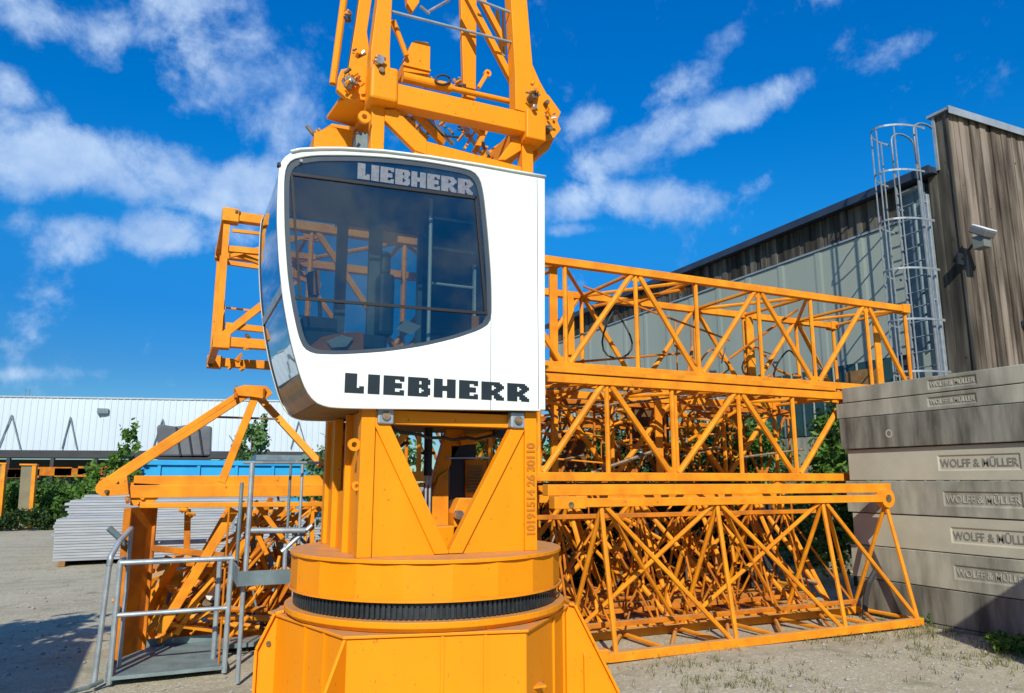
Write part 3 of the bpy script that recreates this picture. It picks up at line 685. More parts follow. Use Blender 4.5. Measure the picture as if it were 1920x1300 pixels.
b = MB(); p = at(564, 303, Y=CABY0); b.tube((p.x, CABY0 - .02, p.z), (p.x, CABY0 + .008, p.z), .011, 12); b.build('hinge', CHR, cab)
b = MB(); p = at(519, 308, Y=CABY0); b.box(p.x + .004, p.x + .024, CABY0 - .01, CABY0 + .03, p.z - .012, p.z + .012); b.build('clip', RUB, cab)
# lettering, built from rows of a 10 x 11 grid
GL = {
'L': [".XXXXX...", ".XXXXX...", ".XXXXX...", ".XXXXX...", ".XXXXX...", ".XXXXX...", ".XXXXX...", ".XXXXX.XX", ".XXXXXXXX", ".XXXXXXXX", ".XXXXXXXX"],
'I': ["XXXXX"] * 11,
'E': ["XXXXXXXXX", "XXXXXXXXX", "XXXXX..XX", "XXXXX....", "XXXXXXXX.", "XXXXXXXX.", "XXXXXXXX.", "XXXXX....", "XXXXX..XX", "XXXXXXXXX", "XXXXXXXXX"],
'B': ["XXXXXXXXX.", "XXXXXXXXXX", "XXXXX.XXXX", "XXXXX.XXXX", "XXXXXXXXX.", "XXXXXXXXX.", "XXXXX.XXXX", "XXXXX..XXX", "XXXXX.XXXX", "XXXXXXXXXX", "XXXXXXXXX."],
'H': ["XXXX..XXXX", "XXXX..XXXX", "XXXX..XXXX", "XXXX..XXXX", "XXXXXXXXXX", "XXXXXXXXXX", "XXXXXXXXXX", "XXXX..XXXX", "XXXX..XXXX", "XXXX..XXXX", "XXXX..XXXX"],
'R': ["XXXXXXXXX..", "XXXXXXXXXX.", "XXXXX.XXXXX", "XXXXX..XXXX", "XXXXX.XXXX.", "XXXXXXXXX..", "XXXXXXXX...", "XXXXXXXXX..", "XXXXX.XXXX.", "XXXXX.XXXXX", "XXXXX..XXXX"]}
def block_letters(txt, p0, p1, hgt, y, m, gap=1.6, th=.003):
    p0 = Vector(p0); p1 = Vector(p1); tot = sum(len(GL[c][0]) for c in txt) + gap * (len(txt) - 1); L_ = (p1 - p0).length; dx = (p1 - p0) / tot
    up = Vector((0, 0, hgt)) / 11; cx = 0
    for c in txt:
        b = MB(); rows = GL[c]
        for r, row in enumerate(rows):
            i = 0
            while i < len(row):
                if row[i] == 'X':
                    j = i
                    while j < len(row) and row[j] == 'X': j += 1
                    a = p0 + dx * (cx + i) + up * (10 - r); e = p0 + dx * (cx + j) + up * (10 - r); n = Vector((0, th, 0))
                    vs = [a, e, e + up, a + up]; b.add([Vector((q_.x, y, q_.z)) for q_ in vs] + [Vector((q_.x, y + th, q_.z)) for q_ in vs], [(0, 1, 2, 3), (7, 6, 5, 4), (0, 4, 5, 1), (1, 5, 6, 2), (2, 6, 7, 3), (3, 7, 4, 0)])
                    i = j
                else: i += 1
        b.build('letter', m, cab); cx += len(rows[0]) + gap
a = at(641, 736, Y=CABY0); c_ = at(992, 754, Y=CABY0); t_ = at(641, 699, Y=CABY0)
block_letters('LIEBHERR', a, c_, t_.z - a.z, CABY0 - .0035, BLK)
a = at(668, 333, Y=CABY0); c_ = at(888, 365, Y=CABY0); t_ = at(668, 303, Y=CABY0)
block_letters('LIEBHERR', a, c_, t_.z - a.z, CABY0 + .0145, SLV, gap=1.0)
print('cab x', min(p[0] for p in Oa), max(p[0] for p in Oa), 'z', min(p[1] for p in Oa), max(p[1] for p in Oa))

# ---- upper frame above the cab
def barp(name, u0, v0, u1, v1, Y, w, h=None, m=ORG, Y2=None, bev=.004, par=CR):
    a = at(u0, v0, Y=Y); c = at(u1, v1, Y=Y2 if Y2 is not None else Y); b = MB(); b.bar(a, c, w, h or w, (0, 1, 0)); return b.build(name, m, par, bevel=bev)
def tubep(name, u0, v0, u1, v1, Y, r, m=ORG, Y2=None, par=CR, n=10):
    a = at(u0, v0, Y=Y); c = at(u1, v1, Y=Y2 if Y2 is not None else Y); b = MB(); b.tube(a, c, r, n); return b.build(name, m, par)
def platep(name, px, Y, th, m=ORG, bev=.004, par=CR):
    b = MB(); b.prism([(lambda p: (p.x, p.z))(at(u, v, Y=Y)) for u, v in px], 'y', Y, Y + th); return b.build(name, m, par, bevel=bev)
UY = 4.86
for x in (X0, X1 - PW):
    for y in (Y0 + .03, Y1 - PW):
        b = MB(); b.box(x, x + PW, y, y + PW, 3.9 if y < 5.5 else 3.86, 4.62); b.build('upper_post', ORG, CR, bevel=.004)
# lower ring beam just above the cab roof
platep('lower_ring_beam', [(788, 262), (978, 313), (978, 345), (860, 330), (770, 300)], UY + .02, .1)
platep('gusset_brace', [(722, 205), (742, 205), (800, 262), (800, 290), (778, 282), (722, 226)], UY + .01, .05)
platep('gusset_brace', [(962, 262), (977, 262), (977, 282), (948, 300), (934, 300)], UY + .03, .05)
b = MB(); b.box(X0 + PW, X1 - PW, Y1 - .1, Y1, 3.86, 3.98); b.build('lower_ring_beam', ORG, CR, bevel=.004)
# main diaphragm beam
A0 = at(748, 157, Y=4.80); A1 = at(748, 196, Y=4.80); B0 = at(965, 202, Y=4.80)
zt, zb = A0.z, A1.z
b = MB(); b.box(at(700, 150, Y=4.8).x, 2.34, 4.80, 4.92, zb, zt); b.build('diaphragm_beam', ORG, CR, bevel=.006)
b = MB(); b.box(1.07, 1.27, 4.77, 4.97, zb - .005, zt + .1); b.build('node_block', ORG, CR, bevel=.02)
b = MB(); b.box(2.30, 2.47, 4.77, 4.97, zb - .06, zt + .02); b.build('node_block', ORG, CR, bevel=.012)
b = MB(); b.box(1.07, 2.47, 6.05, 6.17, zb, zt); b.build('diaphragm_beam', ORG, CR, bevel=.006)
for x in (1.08, 2.33):
    b = MB(); b.box(x, x + .12, 4.975, 6.045, zb, zt); b.build('diaphragm_beam', ORG, CR, bevel=.006)
# left node: hooks and lugs
platep('coupling_plate', [(640, 130), (700, 120), (703, 168), (690, 188), (652, 186), (632, 168), (634, 146)], 4.95, .05)
platep('coupling_plate', [(640, 132), (695, 124), (698, 165), (660, 184), (634, 165)], 5.15, .05)
for (u, v, Y, r, m) in ((712, 112, 4.74, .036, CHR), (716, 132, 4.76, .022, GREASE), (655, 150, 4.90, .036, GREASE), (660, 152, 4.86, .02, CHR)):
    p = at(u, v, Y=Y); b = MB(); b.tube((p.x, Y - .01, p.z), (p.x, Y + .14, p.z), r, 14); b.build('coupling_pin', m, CR, bevel=.004)
g2 = random.Random(4)
for (u, v, Y, n_, sp) in ((655, 155, 4.88, 30, 17), (712, 112, 4.76, 12, 9), (672, 100, 4.95, 10, 9), (1003, 172, 4.72, 18, 12), (1030, 215, 4.88, 18, 15), (800, 155, 5.0, 8, 14), (860, 160, 5.0, 10, 16), (652, 28, 5.1, 10, 8)):
    for i in range(n_):
        p = at(u + g2.gauss(0, sp * .5), v + g2.gauss(0, sp * .45), Y=Y + g2.uniform(-.05, .15)); b = MB(); d = Vector((g2.gauss(0, 1), g2.gauss(0, 1), g2.gauss(0, 1))).normalized() * g2.uniform(.012, .035)
        (b.tube(p - d, p + d, g2.uniform(.006, .014), 8) if i % 2 else b.bar(p - d, p + d, g2.uniform(.01, .03), .012)); b.build('coupling_fitting', [CHR, GREASE, ORG2, ORG][i % 4], CR)
zq = P(640, 200, 5.1).z; V = [at(u, v, Z=zq) for u, v in ((636, 190), (664, 186), (712, 204), (700, 250), (612, 224))]; b = MB(); b.add(V + [q + Vector((0, 0, .03)) for q in V], [(0, 1, 2, 3, 4), (9, 8, 7, 6, 5)] + [(i, 5 + i, 5 + (i + 1) % 5, (i + 1) % 5) for i in range(5)]); b.build('underside_bracket', ORG, CR, bevel=.004)
zq = P(640, 244, 5.6).z; V = [at(u, v, Z=zq) for u, v in ((622, 238), (668, 246), (668, 262), (590, 258))]; b = MB(); b.add(V + [q + Vector((0, 0, .03)) for q in V], [(0, 1, 2, 3), (7, 6, 5, 4)] + [(i, 4 + i, 4 + (i + 1) % 4, (i + 1) % 4) for i in range(4)]); b.build('underside_bracket', ORG, CR, bevel=.004)
lug(at(683, 220, Y=4.84).x, 4.83, at(683, 220, Y=4.84).z, .045)
platep('rear_housing', [(590, 250), (620, 238), (664, 246), (664, 290), (588, 290)], 5.3, .5, ORG)
platep('rear_housing', [(668, 246), (690, 250), (690, 290), (668, 290)], 5.15, .3, GALVD)
# right node
platep('coupling_plate', [(985, 140), (1012, 152), (1030, 185), (1052, 210), (1045, 226), (1052, 243), (1040, 258), (1012, 268), (985, 262)], 4.92, .05)
platep('coupling_plate', [(1005, 160), (1030, 180), (1048, 205), (1042, 224), (1050, 240), (1036, 256), (1006, 262)], 5.12, .05)
platep('underside_bracket', [(1006, 262), (1040, 258), (1030, 280), (1008, 292)], 5.0, .3, ORG)
for (u, v, Y, r, m) in ((1002, 178, 4.72, .032, GREASE), (1030, 240, 4.86, .03, GREASE), (1003, 200, 4.73, .018, CHR), (1026, 192, 4.88, .02, GREASE)):
    p = at(u, v, Y=Y); b = MB(); b.tube((p.x, Y - .01, p.z), (p.x, Y + .12, p.z), r, 14); b.build('coupling_pin', m, CR, bevel=.004)
# tower head legs
platep('tower_leg', [(694, 150), (732, 150), (731, 95), (738, -60), (774, -420), (752, -420), (716, -60), (696, 92)], 4.80, .12)
platep('tower_leg', [(967, 205), (1003, 215), (1000, 138), (983, -60), (952, -420), (924, -420), (955, -60), (966, 138)], 4.80, .12)
platep('tower_leg', [(650, 150), (700, 150), (688, 60), (706, -60), (742, -420), (718, -420), (682, -60), (668, 40)], 5.9, .1)
platep('leg_gusset', [(998, 120), (1012, 152), (1004, 190), (996, 170)], 4.83, .06)
tubep('strut', 624, 158, 700, -420, 5.7, .030, ORG)
tubep('strut', 738, 40, 762, 105, 4.95, .020, ORG)
tubep('strut', 733, 40, 768, 110, 5.9, .022, ORG2)
platep('ladder_stringer', [(870, 180), (892, 186), (898, -420), (870, -420), (862, -60)], 5.2, .05)
barp('diagonal_brace', 760, -225, 968, 168, 4.95, .05, .05)
barp('diagonal_brace', 790, -215, 948, 85, 5.5, .05, .05)
barp('diagonal_brace', 932, 20, 940, 100, 6.1, .035, .03); barp('diagonal_brace', 943, 20, 946, 110, 6.1, .02, .03)
barp('cross_beam', 742, -240, 962, -200, 4.86, .07, .07); barp('cross_beam', 752, -400, 945, -370, 4.86, .07, .07)
for (u0, v0, u1, v1) in ((735, 22, 972, 83), (895, 0, 966, 27), (745, -80, 960, -25)): tubep('rung', u0, v0, u1, v1, 4.84, .011, GALV)
tubep('rung', 940, 100, 970, 130, 5.3, .008, GALV)
platep('end_box', [(757, 118), (772, 80), (780, 76), (803, 80), (807, 88), (806, 140), (757, 134)], 4.98, .18)
platep('end_box_flange', [(756, 118), (808, 130), (808, 134), (756, 122)], 4.965, .012)
tubep('hydraulic_cylinder', 755, 145, 845, 166, 4.95, .04, ORG, n=16); tubep('hydraulic_cylinder', 845, 166, 962, 192, 4.97, .022, ORG, n=12)
b = MB(); pts = [at(830 + 14 * math.cos(t), 150 + 9 * math.sin(t), Y=4.9) for t in [i * .5 for i in range(13)]]; b.path(pts, .009); b.build('hose', HOSE, CR, smooth=True)
barp('catch_hook', 897, 165, 912, 140, 4.95, .03, .03)
lug(at(914, 138, Y=4.95).x, 4.94, at(914, 138, Y=4.95).z, .03)
platep('hook_block', [(760, -40), (764, -230), (782, -230), (790, -40), (786, 5), (774, 22), (764, 6)], 4.95, .06, ORG)
tubep('link_rod', 800, 24, 842, 0, 4.95, .012, CHR); tubep('link_rod', 788, 12, 806, 26, 4.95, .012, CHR)
# braces behind the beam and crossing truss pieces between beam and cab roof
for (u0, v0, u1, v1, Y, Y2, w, m) in ((776, 210, 830, 268, 5.4, 5.6, .05, ORG), (790, 212, 850, 270, 5.4, 5.7, .03, GALV), (858, 222, 900, 285, 5.3, 5.9, .03, GALV), (915, 235, 890, 285, 5.6, 5.4, .04, ORG), (900, 232, 870, 280, 5.7, 5.5, .02, ORG2),
                                     (745, 205, 800, 262, 5.9, 6.0, .05, ORG2), (975, 250, 900, 300, 6.0, 6.0, .05, ORG), (880, 228, 905, 250, 5.2, 5.3, .05, ORG), (800, 250, 860, 258, 5.6, 5.6, .015, RUB), (960, 290, 985, 252, 5.0, 5.0, .012, CHR)):
    barp('inner_brace', u0, v0, u1, v1, Y, w, w, m, Y2, bev=0)
for (u, v, Y, n_, sp) in ((765, 225, 5.3, 12, 16), (880, 245, 5.5, 16, 22), (825, 235, 5.6, 8, 20), (910, 290, 5.3, 8, 18), (600, 245, 5.35, 6, 9)):
    for i in range(n_):
        p = at(u + g2.gauss(0, sp * .7), v + g2.gauss(0, sp * .6), Y=Y + g2.uniform(-.1, .3)); b = MB(); d = Vector((g2.gauss(0, 1), g2.gauss(0, 1), g2.gauss(0, 1))).normalized() * g2.uniform(.02, .06)
        (b.tube(p - d, p + d, g2.uniform(.006, .016), 8) if i % 2 else b.bar(p - d, p + d, g2.uniform(.01, .03), .015)); b.build('inner_fitting', [ORG, GREASE, ORG2, CHR][i % 4], CR)
#PART2

# ------------------------------------------------------------------ lattice sections
def member(root, name, a, b, w, m, tube=True, h=None):
    o = MB(); a = Vector(a); b = Vector(b)
    (o.tube(a, b, w / 2, 7) if tube else o.bar(a, b, w, h or w)); return o.build(name, m, root)


def box_section(name, label, group, xs, first_top, y0, y1, z0, z1, m=ORG2, cw=.075, dw=.042, xa=None, xb=None, loc=None, panels=(), pipes=True, dense=False):
    """tower section of square plan: xs = node positions along X, alternating between bottom and top chord"""
    xa = xs[0] if xa is None else xa; xb = xs[-1] if xb is None else xb
    t = thing(name, label, 'tower section', (xa, y0, z0), group)
    for y in (y0, y1):
        for z in (z0, z1):
            b = MB(); b.box(xa, xb, y - cw / 2, y + cw / 2, z - cw / 2, z + cw / 2); c = b.build('chord', m, t, bevel=.006)
            for x in (xa, xb):
                s = 1 if x == xa else -1; b = MB(); b.box(min(x, x + s * .16), max(x, x + s * .16), y - cw * .72, y + cw * .72, z - cw * .72, z + cw * .72); b.build('end_fitting', m, c, bevel=.008)
    zb, ztp = z0 + cw / 2 - .004, z1 - cw / 2 + .004
    for y in (y0, y1):
        for i, x in enumerate(xs):
            top = (i % 2 == 0) == first_top
            member(t, 'post', (x, y, zb), (x, y, ztp), dw * .9, m)
            if i + 1 < len(xs):
                x2 = xs[i + 1]; g_ = .06
                a = (x + g_, y, ztp if top else zb); c = (x2 - g_, y, zb if top else ztp); member(t, 'diagonal_brace', a, c, dw * 1.12, m)
    for x in xs[::1]:
        for z in (z0, z1): member(t, 'cross_member', (x, y0 + cw / 2 - .004, z), (x, y1 - cw / 2 + .004, z), dw * .8, m)
    for i in range(len(xs) - 1):
        for z in (z0, z1):
            ya_, yb_ = (y0, y1) if i % 2 else (y1, y0); s = cw / 2 - .004
            member(t, 'diagonal_brace', (xs[i], ya_ + (s if ya_ < yb_ else -s), z), (xs[i + 1], yb_ + (-s if ya_ < yb_ else s), z), dw * .8, m)
    for i, x in enumerate(xs):
        top = (i % 2 == 0) == first_top; s_ = -1 if top else 1; zz = ztp if top else zb
        b = MB(); b.prism([(x - .13, zz), (x + .13, zz), (x + .05, zz + s_ * .075), (x - .05, zz + s_ * .075)], 'y', y0 - .006, y0 + .006); b.build('node_plate', m, t)
    for (x, y, w_) in panels:
        b = MB(); b.box(x, x + w_, y, y + .03, zb, ztp); b.build('wide_post', m, t, bevel=.004)
    return t


def jib_section(name, label, group, xa, xb, y0, y1, yc, z0, zt, xs, ax, m=ORG2, cw=.07, dw=.034, lug_r=.07, lugx=True):
    """triangular jib section: two bottom chords, one top chord; xs bottom nodes, ax apex nodes"""
    t = thing(name, label, 'jib section', (xa, y0, 0), group)
    for y in (y0, y1):
        b = MB(); b.box(xa, xb, y - cw / 2, y + cw / 2, z0 - cw / 2, z0 + cw / 2); b.build('bottom_chord', m, t, bevel=.005)
    b = MB(); b.box(xa - .1, xb - .25, yc - cw / 2, yc + cw / 2, zt - cw / 2, zt + cw / 2); b.build('top_chord', m, t, bevel=.005)
    zb, ztp = z0 + cw / 2 - .003, zt - cw / 2 + .003
    for x in ax:
        for y in (y0, y1): member(t, 'post', (x, yc, ztp), (x + .02, y, zb), dw, m)
    for i, x in enumerate(ax):
        for y in (y0, y1):
            x2 = ax[i + 1] if i + 1 < len(ax) else xb - .02
            member(t, 'diagonal_brace', (x + .05, yc, ztp), (x2 - .05, y, zb), dw, m)
            if y == y1 and i > 0: member(t, 'diagonal_brace', (x - .05, yc, ztp), (ax[i - 1] + .05, y, zb), dw, m)
    for i, x in enumerate(xs):
        member(t, 'cross_member', (x, y0 + cw / 2 - .003, z0), (x, y1 - cw / 2 + .003, z0), dw, m)
        if i + 1 < len(xs): member(t, 'cross_member', (x + .03, y0 + cw / 2 - .003, z0), (xs[i + 1] - .03, y1 - cw / 2 + .003, z0), dw * .9, m)
    if lugx:
        lx = xb - .2
        b = MB(); b.tube((lx, yc - .05, zt), (lx, yc + .05, zt), lug_r, 18); l = b.build('end_lug', m, t, bevel=.004)
        b = MB(); b.tube((lx, yc - .056, zt), (lx, yc + .056, zt), lug_r * .42, 12); b.build('pin_hole', GREASE, l)
        for y in (y0, y1): member(t, 'end_strut', (lx, yc, zt - .06), (xb - .06, y, zb), dw, m)
    return t

GT = 'lattice sections stacked beside the concrete wall'
Y3 = 7.7
t3b = [at(u, 690, Y=Y3).x for u in (1061, 1311, 1528)]; t3t = [at(u, 560, Y=Y3).x for u in (1192, 1421, 1621)]
d3 = (t3b[2] - t3b[0]) / 4
xs3 = [t3b[0] - d3 * k for k in (3, 2, 1)] + [t3b[0], t3t[0], t3b[1], t3t[1], t3b[2], t3t[2], at(1706, 690, Y=Y3).x]
sec3 = box_section('tower_section', 'topmost orange tower lattice section, lying on the stack and reaching left behind the cab', GT, xs3, True, Y3, 9.1, 3.05, 4.36, cw=.098, dw=.066,
                   xa=.25, xb=at(1700, 580, Y=Y3).x, panels=[(at(1398, 600, Y=9.0).x, 8.98, .14), (at(1030, 600, Y=7.8).x, 7.78, .11), (10.25, 8.2, .13), (5.0, 9.02, .1)])
# end frame, thicker, of the topmost section (seen at left)
for (a, c, w) in (((.36, 7.72, 3.95), (1.2, 7.72, 4.3), .035), ((.36, 9.05, 3.3), (1.2, 9.05, 4.1), .04), ((.36, 9.05, 4.25), (1.3, 9.05, 4.22), .05), ((.31, 8.8, 3.1), (.31, 8.8, 4.3), .03), ((.31, 8.1, 3.09), (.31, 8.1, 4.32), .05), ((.31, 7.75, 3.15), (.31, 8.3, 4.3), .03), ((.31, 8.4, 3.1), (.31, 9.05, 4.2), .04), ((.36, 7.72, 3.22), (1.3, 7.72, 3.2), .06), ((.36, 7.9, 3.1), (1.3, 8.6, 3.12), .04), ((.33, 7.78, 3.12), (.9, 7.78, 3.66), .03), ((.36, 7.72, 4.22), (1.3, 7.72, 4.24), .03), ((.30, 7.7, 3.09), (.30, 7.7, 4.32), .06), ((.30, 9.1, 3.09), (.30, 9.1, 4.32), .05), ((.29, 7.74, 4.36), (.29, 9.06, 4.36), .07), ((.29, 7.74, 3.05), (.29, 9.06, 3.05), .07), ((.34, 7.74, 3.1), (.34, 9.06, 4.3), .04),
                  ((.33, 7.7, 3.1), (.95, 7.7, 3.72), .07), ((.33, 7.72, 4.02), (1.2, 7.72, 4.04), .06), ((.36, 7.74, 4.0), (1.3, 7.9, 3.78), .045), ((.36, 8.6, 3.6), (1.4, 8.6, 3.58), .02), ((.36, 9.05, 3.5), (1.4, 9.05, 3.5), .012)):
    member(sec3, 'end_frame_member', a, c, w, ORG2, tube=False)
for i in range(14):
    p = Vector((.3 + g2.uniform(-.03, .35), g2.choice((7.66, 7.7, 9.05)), g2.choice((3.0, 4.4, 3.1)) + g2.gauss(0, .02))); d = Vector((g2.gauss(0, 1), g2.gauss(0, 1), g2.gauss(0, .5))).normalized() * g2.uniform(.03, .06)
    b = MB(); b.bar(p - d, p + d, .03, .03); b.build('end_fitting', [ORG2, GREASE, ORG3][i % 3], sec3)
# hoses and odd pipes inside the top section
for (cx_, cy_, cz_, r1, r2, pl_) in ((5.55, 8.6, 3.72, .22, .34, 0), (8.4, 8.9, 3.55, .3, .25, 1), (8.9, 8.7, 3.45, .34, .3, 0), (7.5, 8.9, 3.5, .25, .2, 1)):
    b = MB(); b.path([(cx_ + r1 * math.cos(a), cy_ + (.1 * math.sin(2 * a)), cz_ + r2 * math.sin(a)) for a in [i * .35 for i in range(-3, 16)]], .014); b.build('hose', [HOSE, ORG3][pl_], sec3, smooth=True)
for (a, c, w) in (((4.7, 9.0, 3.3), (7.0, 9.0, 3.62), .035), ((7.6, 8.8, 3.12), (9.9, 8.9, 3.4), .035), ((4.9, 8.4, 4.3), (7.4, 8.4, 3.75), .03), ((6.8, 8.9, 3.1), (6.8, 8.9, 4.1), .02), ((7.1, 8.9, 3.1), (7.1, 8.9, 4.0), .02), ((7.9, 9.0, 3.6), (8.6, 8.2, 4.3), .04), ((5.4, 9.0, 4.2), (6.3, 8.0, 4.32), .05), ((6.5, 8.3, 3.1), (7.1, 8.9, 3.7), .05), ((7.0, 8.3, 3.1), (6.7, 8.8, 3.7), .05)):
    member(sec3, 'inner_pipe', a, c, w, ORG3)
for i in range(26):
    x = g2.uniform(6.4, 10.0); p = Vector((x, g2.uniform(8.2, 9.0), 3.1 + g2.random() ** 2 * .6)); d = Vector((g2.gauss(0, 1), g2.gauss(0, .6), g2.gauss(0, 1))).normalized() * g2.uniform(.05, .2)
    member(sec3, 'inner_fitting', p - d, p + d, g2.uniform(.015, .05), g2.choice((ORG2, ORG3, ORG3, GALVD)))

Y2_ = 7.45
b2 = [at(u, 895, Y=Y2_).x for u in (1010, 1265, 1495)]; tt = [at(u, 730, Y=Y2_).x for u in (1137, 1383, 1585)]
dd = (b2[2] - b2[0]) / 4
xs2 = [b2[0] - dd * 2, b2[0] - dd, b2[0], tt[0], b2[1], tt[1], b2[2], tt[2]]
sec2 = box_section('tower_section', 'orange tower lattice section in the middle tier, nearest row', GT, xs2, False, Y2_, 8.85, 1.735, 2.86, cw=.10, dw=.068, xa=xs2[0] - .1, xb=xs2[-1] + .08,
                   panels=[(at(1262, 800, Y=7.5).x - .02, 7.49, .09), (6.3, 8.8, .12), (4.6, 8.8, .1)])
# long timbers / double beams between tiers
def single(name, label, cat, mb, m, group=None, bevel=0, kind=None):
    o = mb.build(name, m, None, bevel=bevel); return tag(o, label, cat, group, kind)
b = MB(); b.box(3.35, at(1658, 915, Y=6.6).x, 6.50, 6.62, 1.545, 1.655); single('steel_beam', 'orange steel beam laid lengthwise between the bottom and middle tiers', 'beam', b, ORG2, bevel=.006)
b = MB(); b.box(3.4, 8.35, 7.38, 7.50, 2.925, 2.995); single('steel_beam', 'slim orange beam laid between the middle and top tiers', 'beam', b, ORG2, bevel=.006)
for i, x in enumerate((4.8, 7.2)):
    b = MB(); b.box(x, x + .1, 7.62, 12.2, 2.915, 2.995); single('timber_bearer', ['brown timber bearer across the middle tier, nearer the crane', 'brown timber bearer across the middle tier, nearer the concrete wall'][i], 'timber', b, OSB)
# triangular jib sections on the ground
Zc = .045
ax1 = [at(u, 945, Y=6.48).x for u in (1127, 1344, 1542)]
XA, XB = at(1125, 1232, Z=Zc).x, at(1732, 1166, Z=Zc).x
j1 = jib_section('jib_section', 'slender triangular orange jib section on the gravel, front row, its end lug at the wall', GT, XA, XB, 6.3, 7.2, 6.48, Zc, 1.475, [XA + .05 + k * (XB - XA) / 6 for k in range(7)], ax1, cw=.085, dw=.05, lug_r=.115)
b = MB(); b.box(XA - .09, XA + .04, 6.24, 6.36, .01, .13); b.build('end_fitting', ORG2, j1, bevel=.01)
b = MB(); b.box(at(1040, 948, Y=6.42).x, at(1100, 948, Y=6.42).x, 6.42, 6.54, 1.42, 1.54); pp = b.build('end_plate', ORG2, j1, bevel=.006)
b = MB(); p = at(1071, 947, Y=6.42); b.tube((p.x, 6.41, p.z), (p.x, 6.43, p.z), .03, 12); b.build('pin_hole', GREASE, pp)
j2 = jib_section('jib_section', 'triangular orange jib section on the gravel, second row behind the slender one', GT, 3.2, 8.1, 7.5, 8.9, 8.2, .06, 1.47, [3.3 + k * .8 for k in range(6)], [3.6, 4.5, 5.5, 6.5, 7.5], cw=.095, dw=.062, m=ORG2)
j3 = jib_section('jib_section', 'rust stained orange jib section on the ground, third row from the yard', GT, 3.0, 8.9, 9.2, 10.4, 9.8, .06, 1.42, [3.1 + k * .7 for k in range(8)], [3.4, 4.2, 5.0, 5.8, 6.6, 7.4, 8.2], cw=.08, dw=.045, m=ORG3)
c = copy_tree(j2, loc=(3.9, 10.7, 0), label='orange jib section on the ground, rearmost row before the bushes')
c = copy_tree(j1, loc=(4.1, 8.35, 0.11), label='slender orange jib section slotted inside the second row')
j5 = jib_section('jib_section', 'small orange jib section standing inside the near rows', GT, 3.35, 7.9, 6.95, 7.6, 7.25, .2, 1.3, [3.5 + k * .5 for k in range(9)], [3.8, 4.35, 4.9, 5.45, 6.0, 6.55, 7.1], cw=.05, dw=.026, m=ORG3, lugx=False)
# rear rows of the middle tier
s4 = box_section('tower_section', 'rust stained tower lattice section in the middle tier, second row', GT, [3.0 + .62 * k for k in range(11)], True, 9.15, 10.2, 1.75, 2.8, cw=.07, dw=.04, m=ORG3)
c = copy_tree(s4, loc=(3.4, 10.6, 1.62), label='tower lattice section in the middle tier, third row, seen as a tangle of bars'); c.rotation_euler = (0, 0, 0)
# loose bracing laid through the stacks: every pole a thing of its own
GP = 'loose poles and struts pushed into the lattice stack'
for i in range(150):
    tier = g2.random()
    z_ = g2.uniform(.1, 1.4) if tier < .62 else g2.uniform(1.8, 2.85)
    x_ = g2.uniform(3.5, 7.9); y_ = g2.uniform(7.7, 10.2); L_ = g2.uniform(.15, .5)
    d = Vector((g2.gauss(0, 1), g2.gauss(0, .35), g2.gauss(0, .9 if tier < .62 else .35))).normalized() * L_
    d.z = max(min(d.z, z_ - .06), -(z_ - .06)) if tier < .62 else d.z
    b = MB(); p = Vector((x_, y_, z_)); b.tube(p - d, p + d, g2.uniform(.010, .024), 6)
    single('loose_strut', 'loose rusty orange strut among the tangle inside the lattice stack', 'strut', b, g2.choice((ORG2, ORG3, ORG3, ORG2, GREASE)), GP)
for i in range(5):
    z_ = 2.05 + i * .16; b = MB(); y_ = 9.0 + .25 * i; n = 24
    b.path([(3.0 + 5.4 * k / n, y_ + .05 * math.sin(k * .8 + i), z_ + .35 - .5 * k / n * (1 if i % 2 else .6) + .05 * math.sin(k * 1.3 + i)) for k in range(n + 1)], .018)
    single('support_rope', ['orange tie rod sagging through the middle tier, lowest of five', 'orange tie rod through the middle tier, second from below', 'orange tie rod through the middle tier, third from below', 'orange tie rod through the middle tier, second from above', 'orange tie rod through the middle tier, topmost of five'][i], 'tie rod', b, ORG2, 'tie rods in the middle tier')
for i in range(22):
    x_ = g2.uniform(3.4, 7.9); y_ = g2.uniform(8.6, 10.2); z_ = g2.uniform(.08, 1.2); b = MB(); w_ = g2.uniform(.06, .2); b.box(x_, x_ + w_, y_, y_ + .04, z_, z_ + g2.uniform(.08, .28))
    single('connector_plate', 'loose orange connector plate lying inside the bottom tier', 'plate', b, g2.choice((ORG2, ORG3)), 'loose plates inside the bottom tier', bevel=.005)
b = MB(); b.box(3.3, 7.9, 8.0, 8.12, .10, .2); single('steel_beam', 'orange ground beam inside the bottom tier', 'beam', b, ORG3, bevel=.006)
for i, (x0, x1, y, z0, z1, m_, l_) in enumerate(((7.75, 8.25, 8.62, .1, 1.35, DARK, 'dark sheet added to darken the gap in the bottom tier next to the concrete wall'), (5.2, 5.6, 9.6, 1.85, 2.4, RSTP, 'brown rusty plate in the middle tier, nearer the crane'), (6.5, 7.2, 9.7, 2.2, 2.85, RSTP, 'larger brown rusty plate under the top of the middle tier'), (4.2, 5.0, 9.0, .2, .7, RSTP, 'brown rusty plate in the bottom tier behind the braces'), (5.9, 6.5, 9.1, .5, 1.1, DARK, 'dark sheet added to darken the gap in the middle of the bottom tier'))):
    b = MB(); b.box(x0, x1, y, y + .03, z0, z1); single('plate_or_shade_sheet', l_, 'plate', b, m_, bevel=.004)  # dark sheets added to darken gaps in the bottom tier, brown ones rusty plates
b = MB(); b.path([(8.05, 6.95, .02), (8.08, 6.93, .25), (8.12, 6.9, .42), (8.22, 6.88, .55)], .035); single('rubber_tube', 'dark curved rubber tube leaning at the foot of the concrete wall', 'tube', b, HOSE)

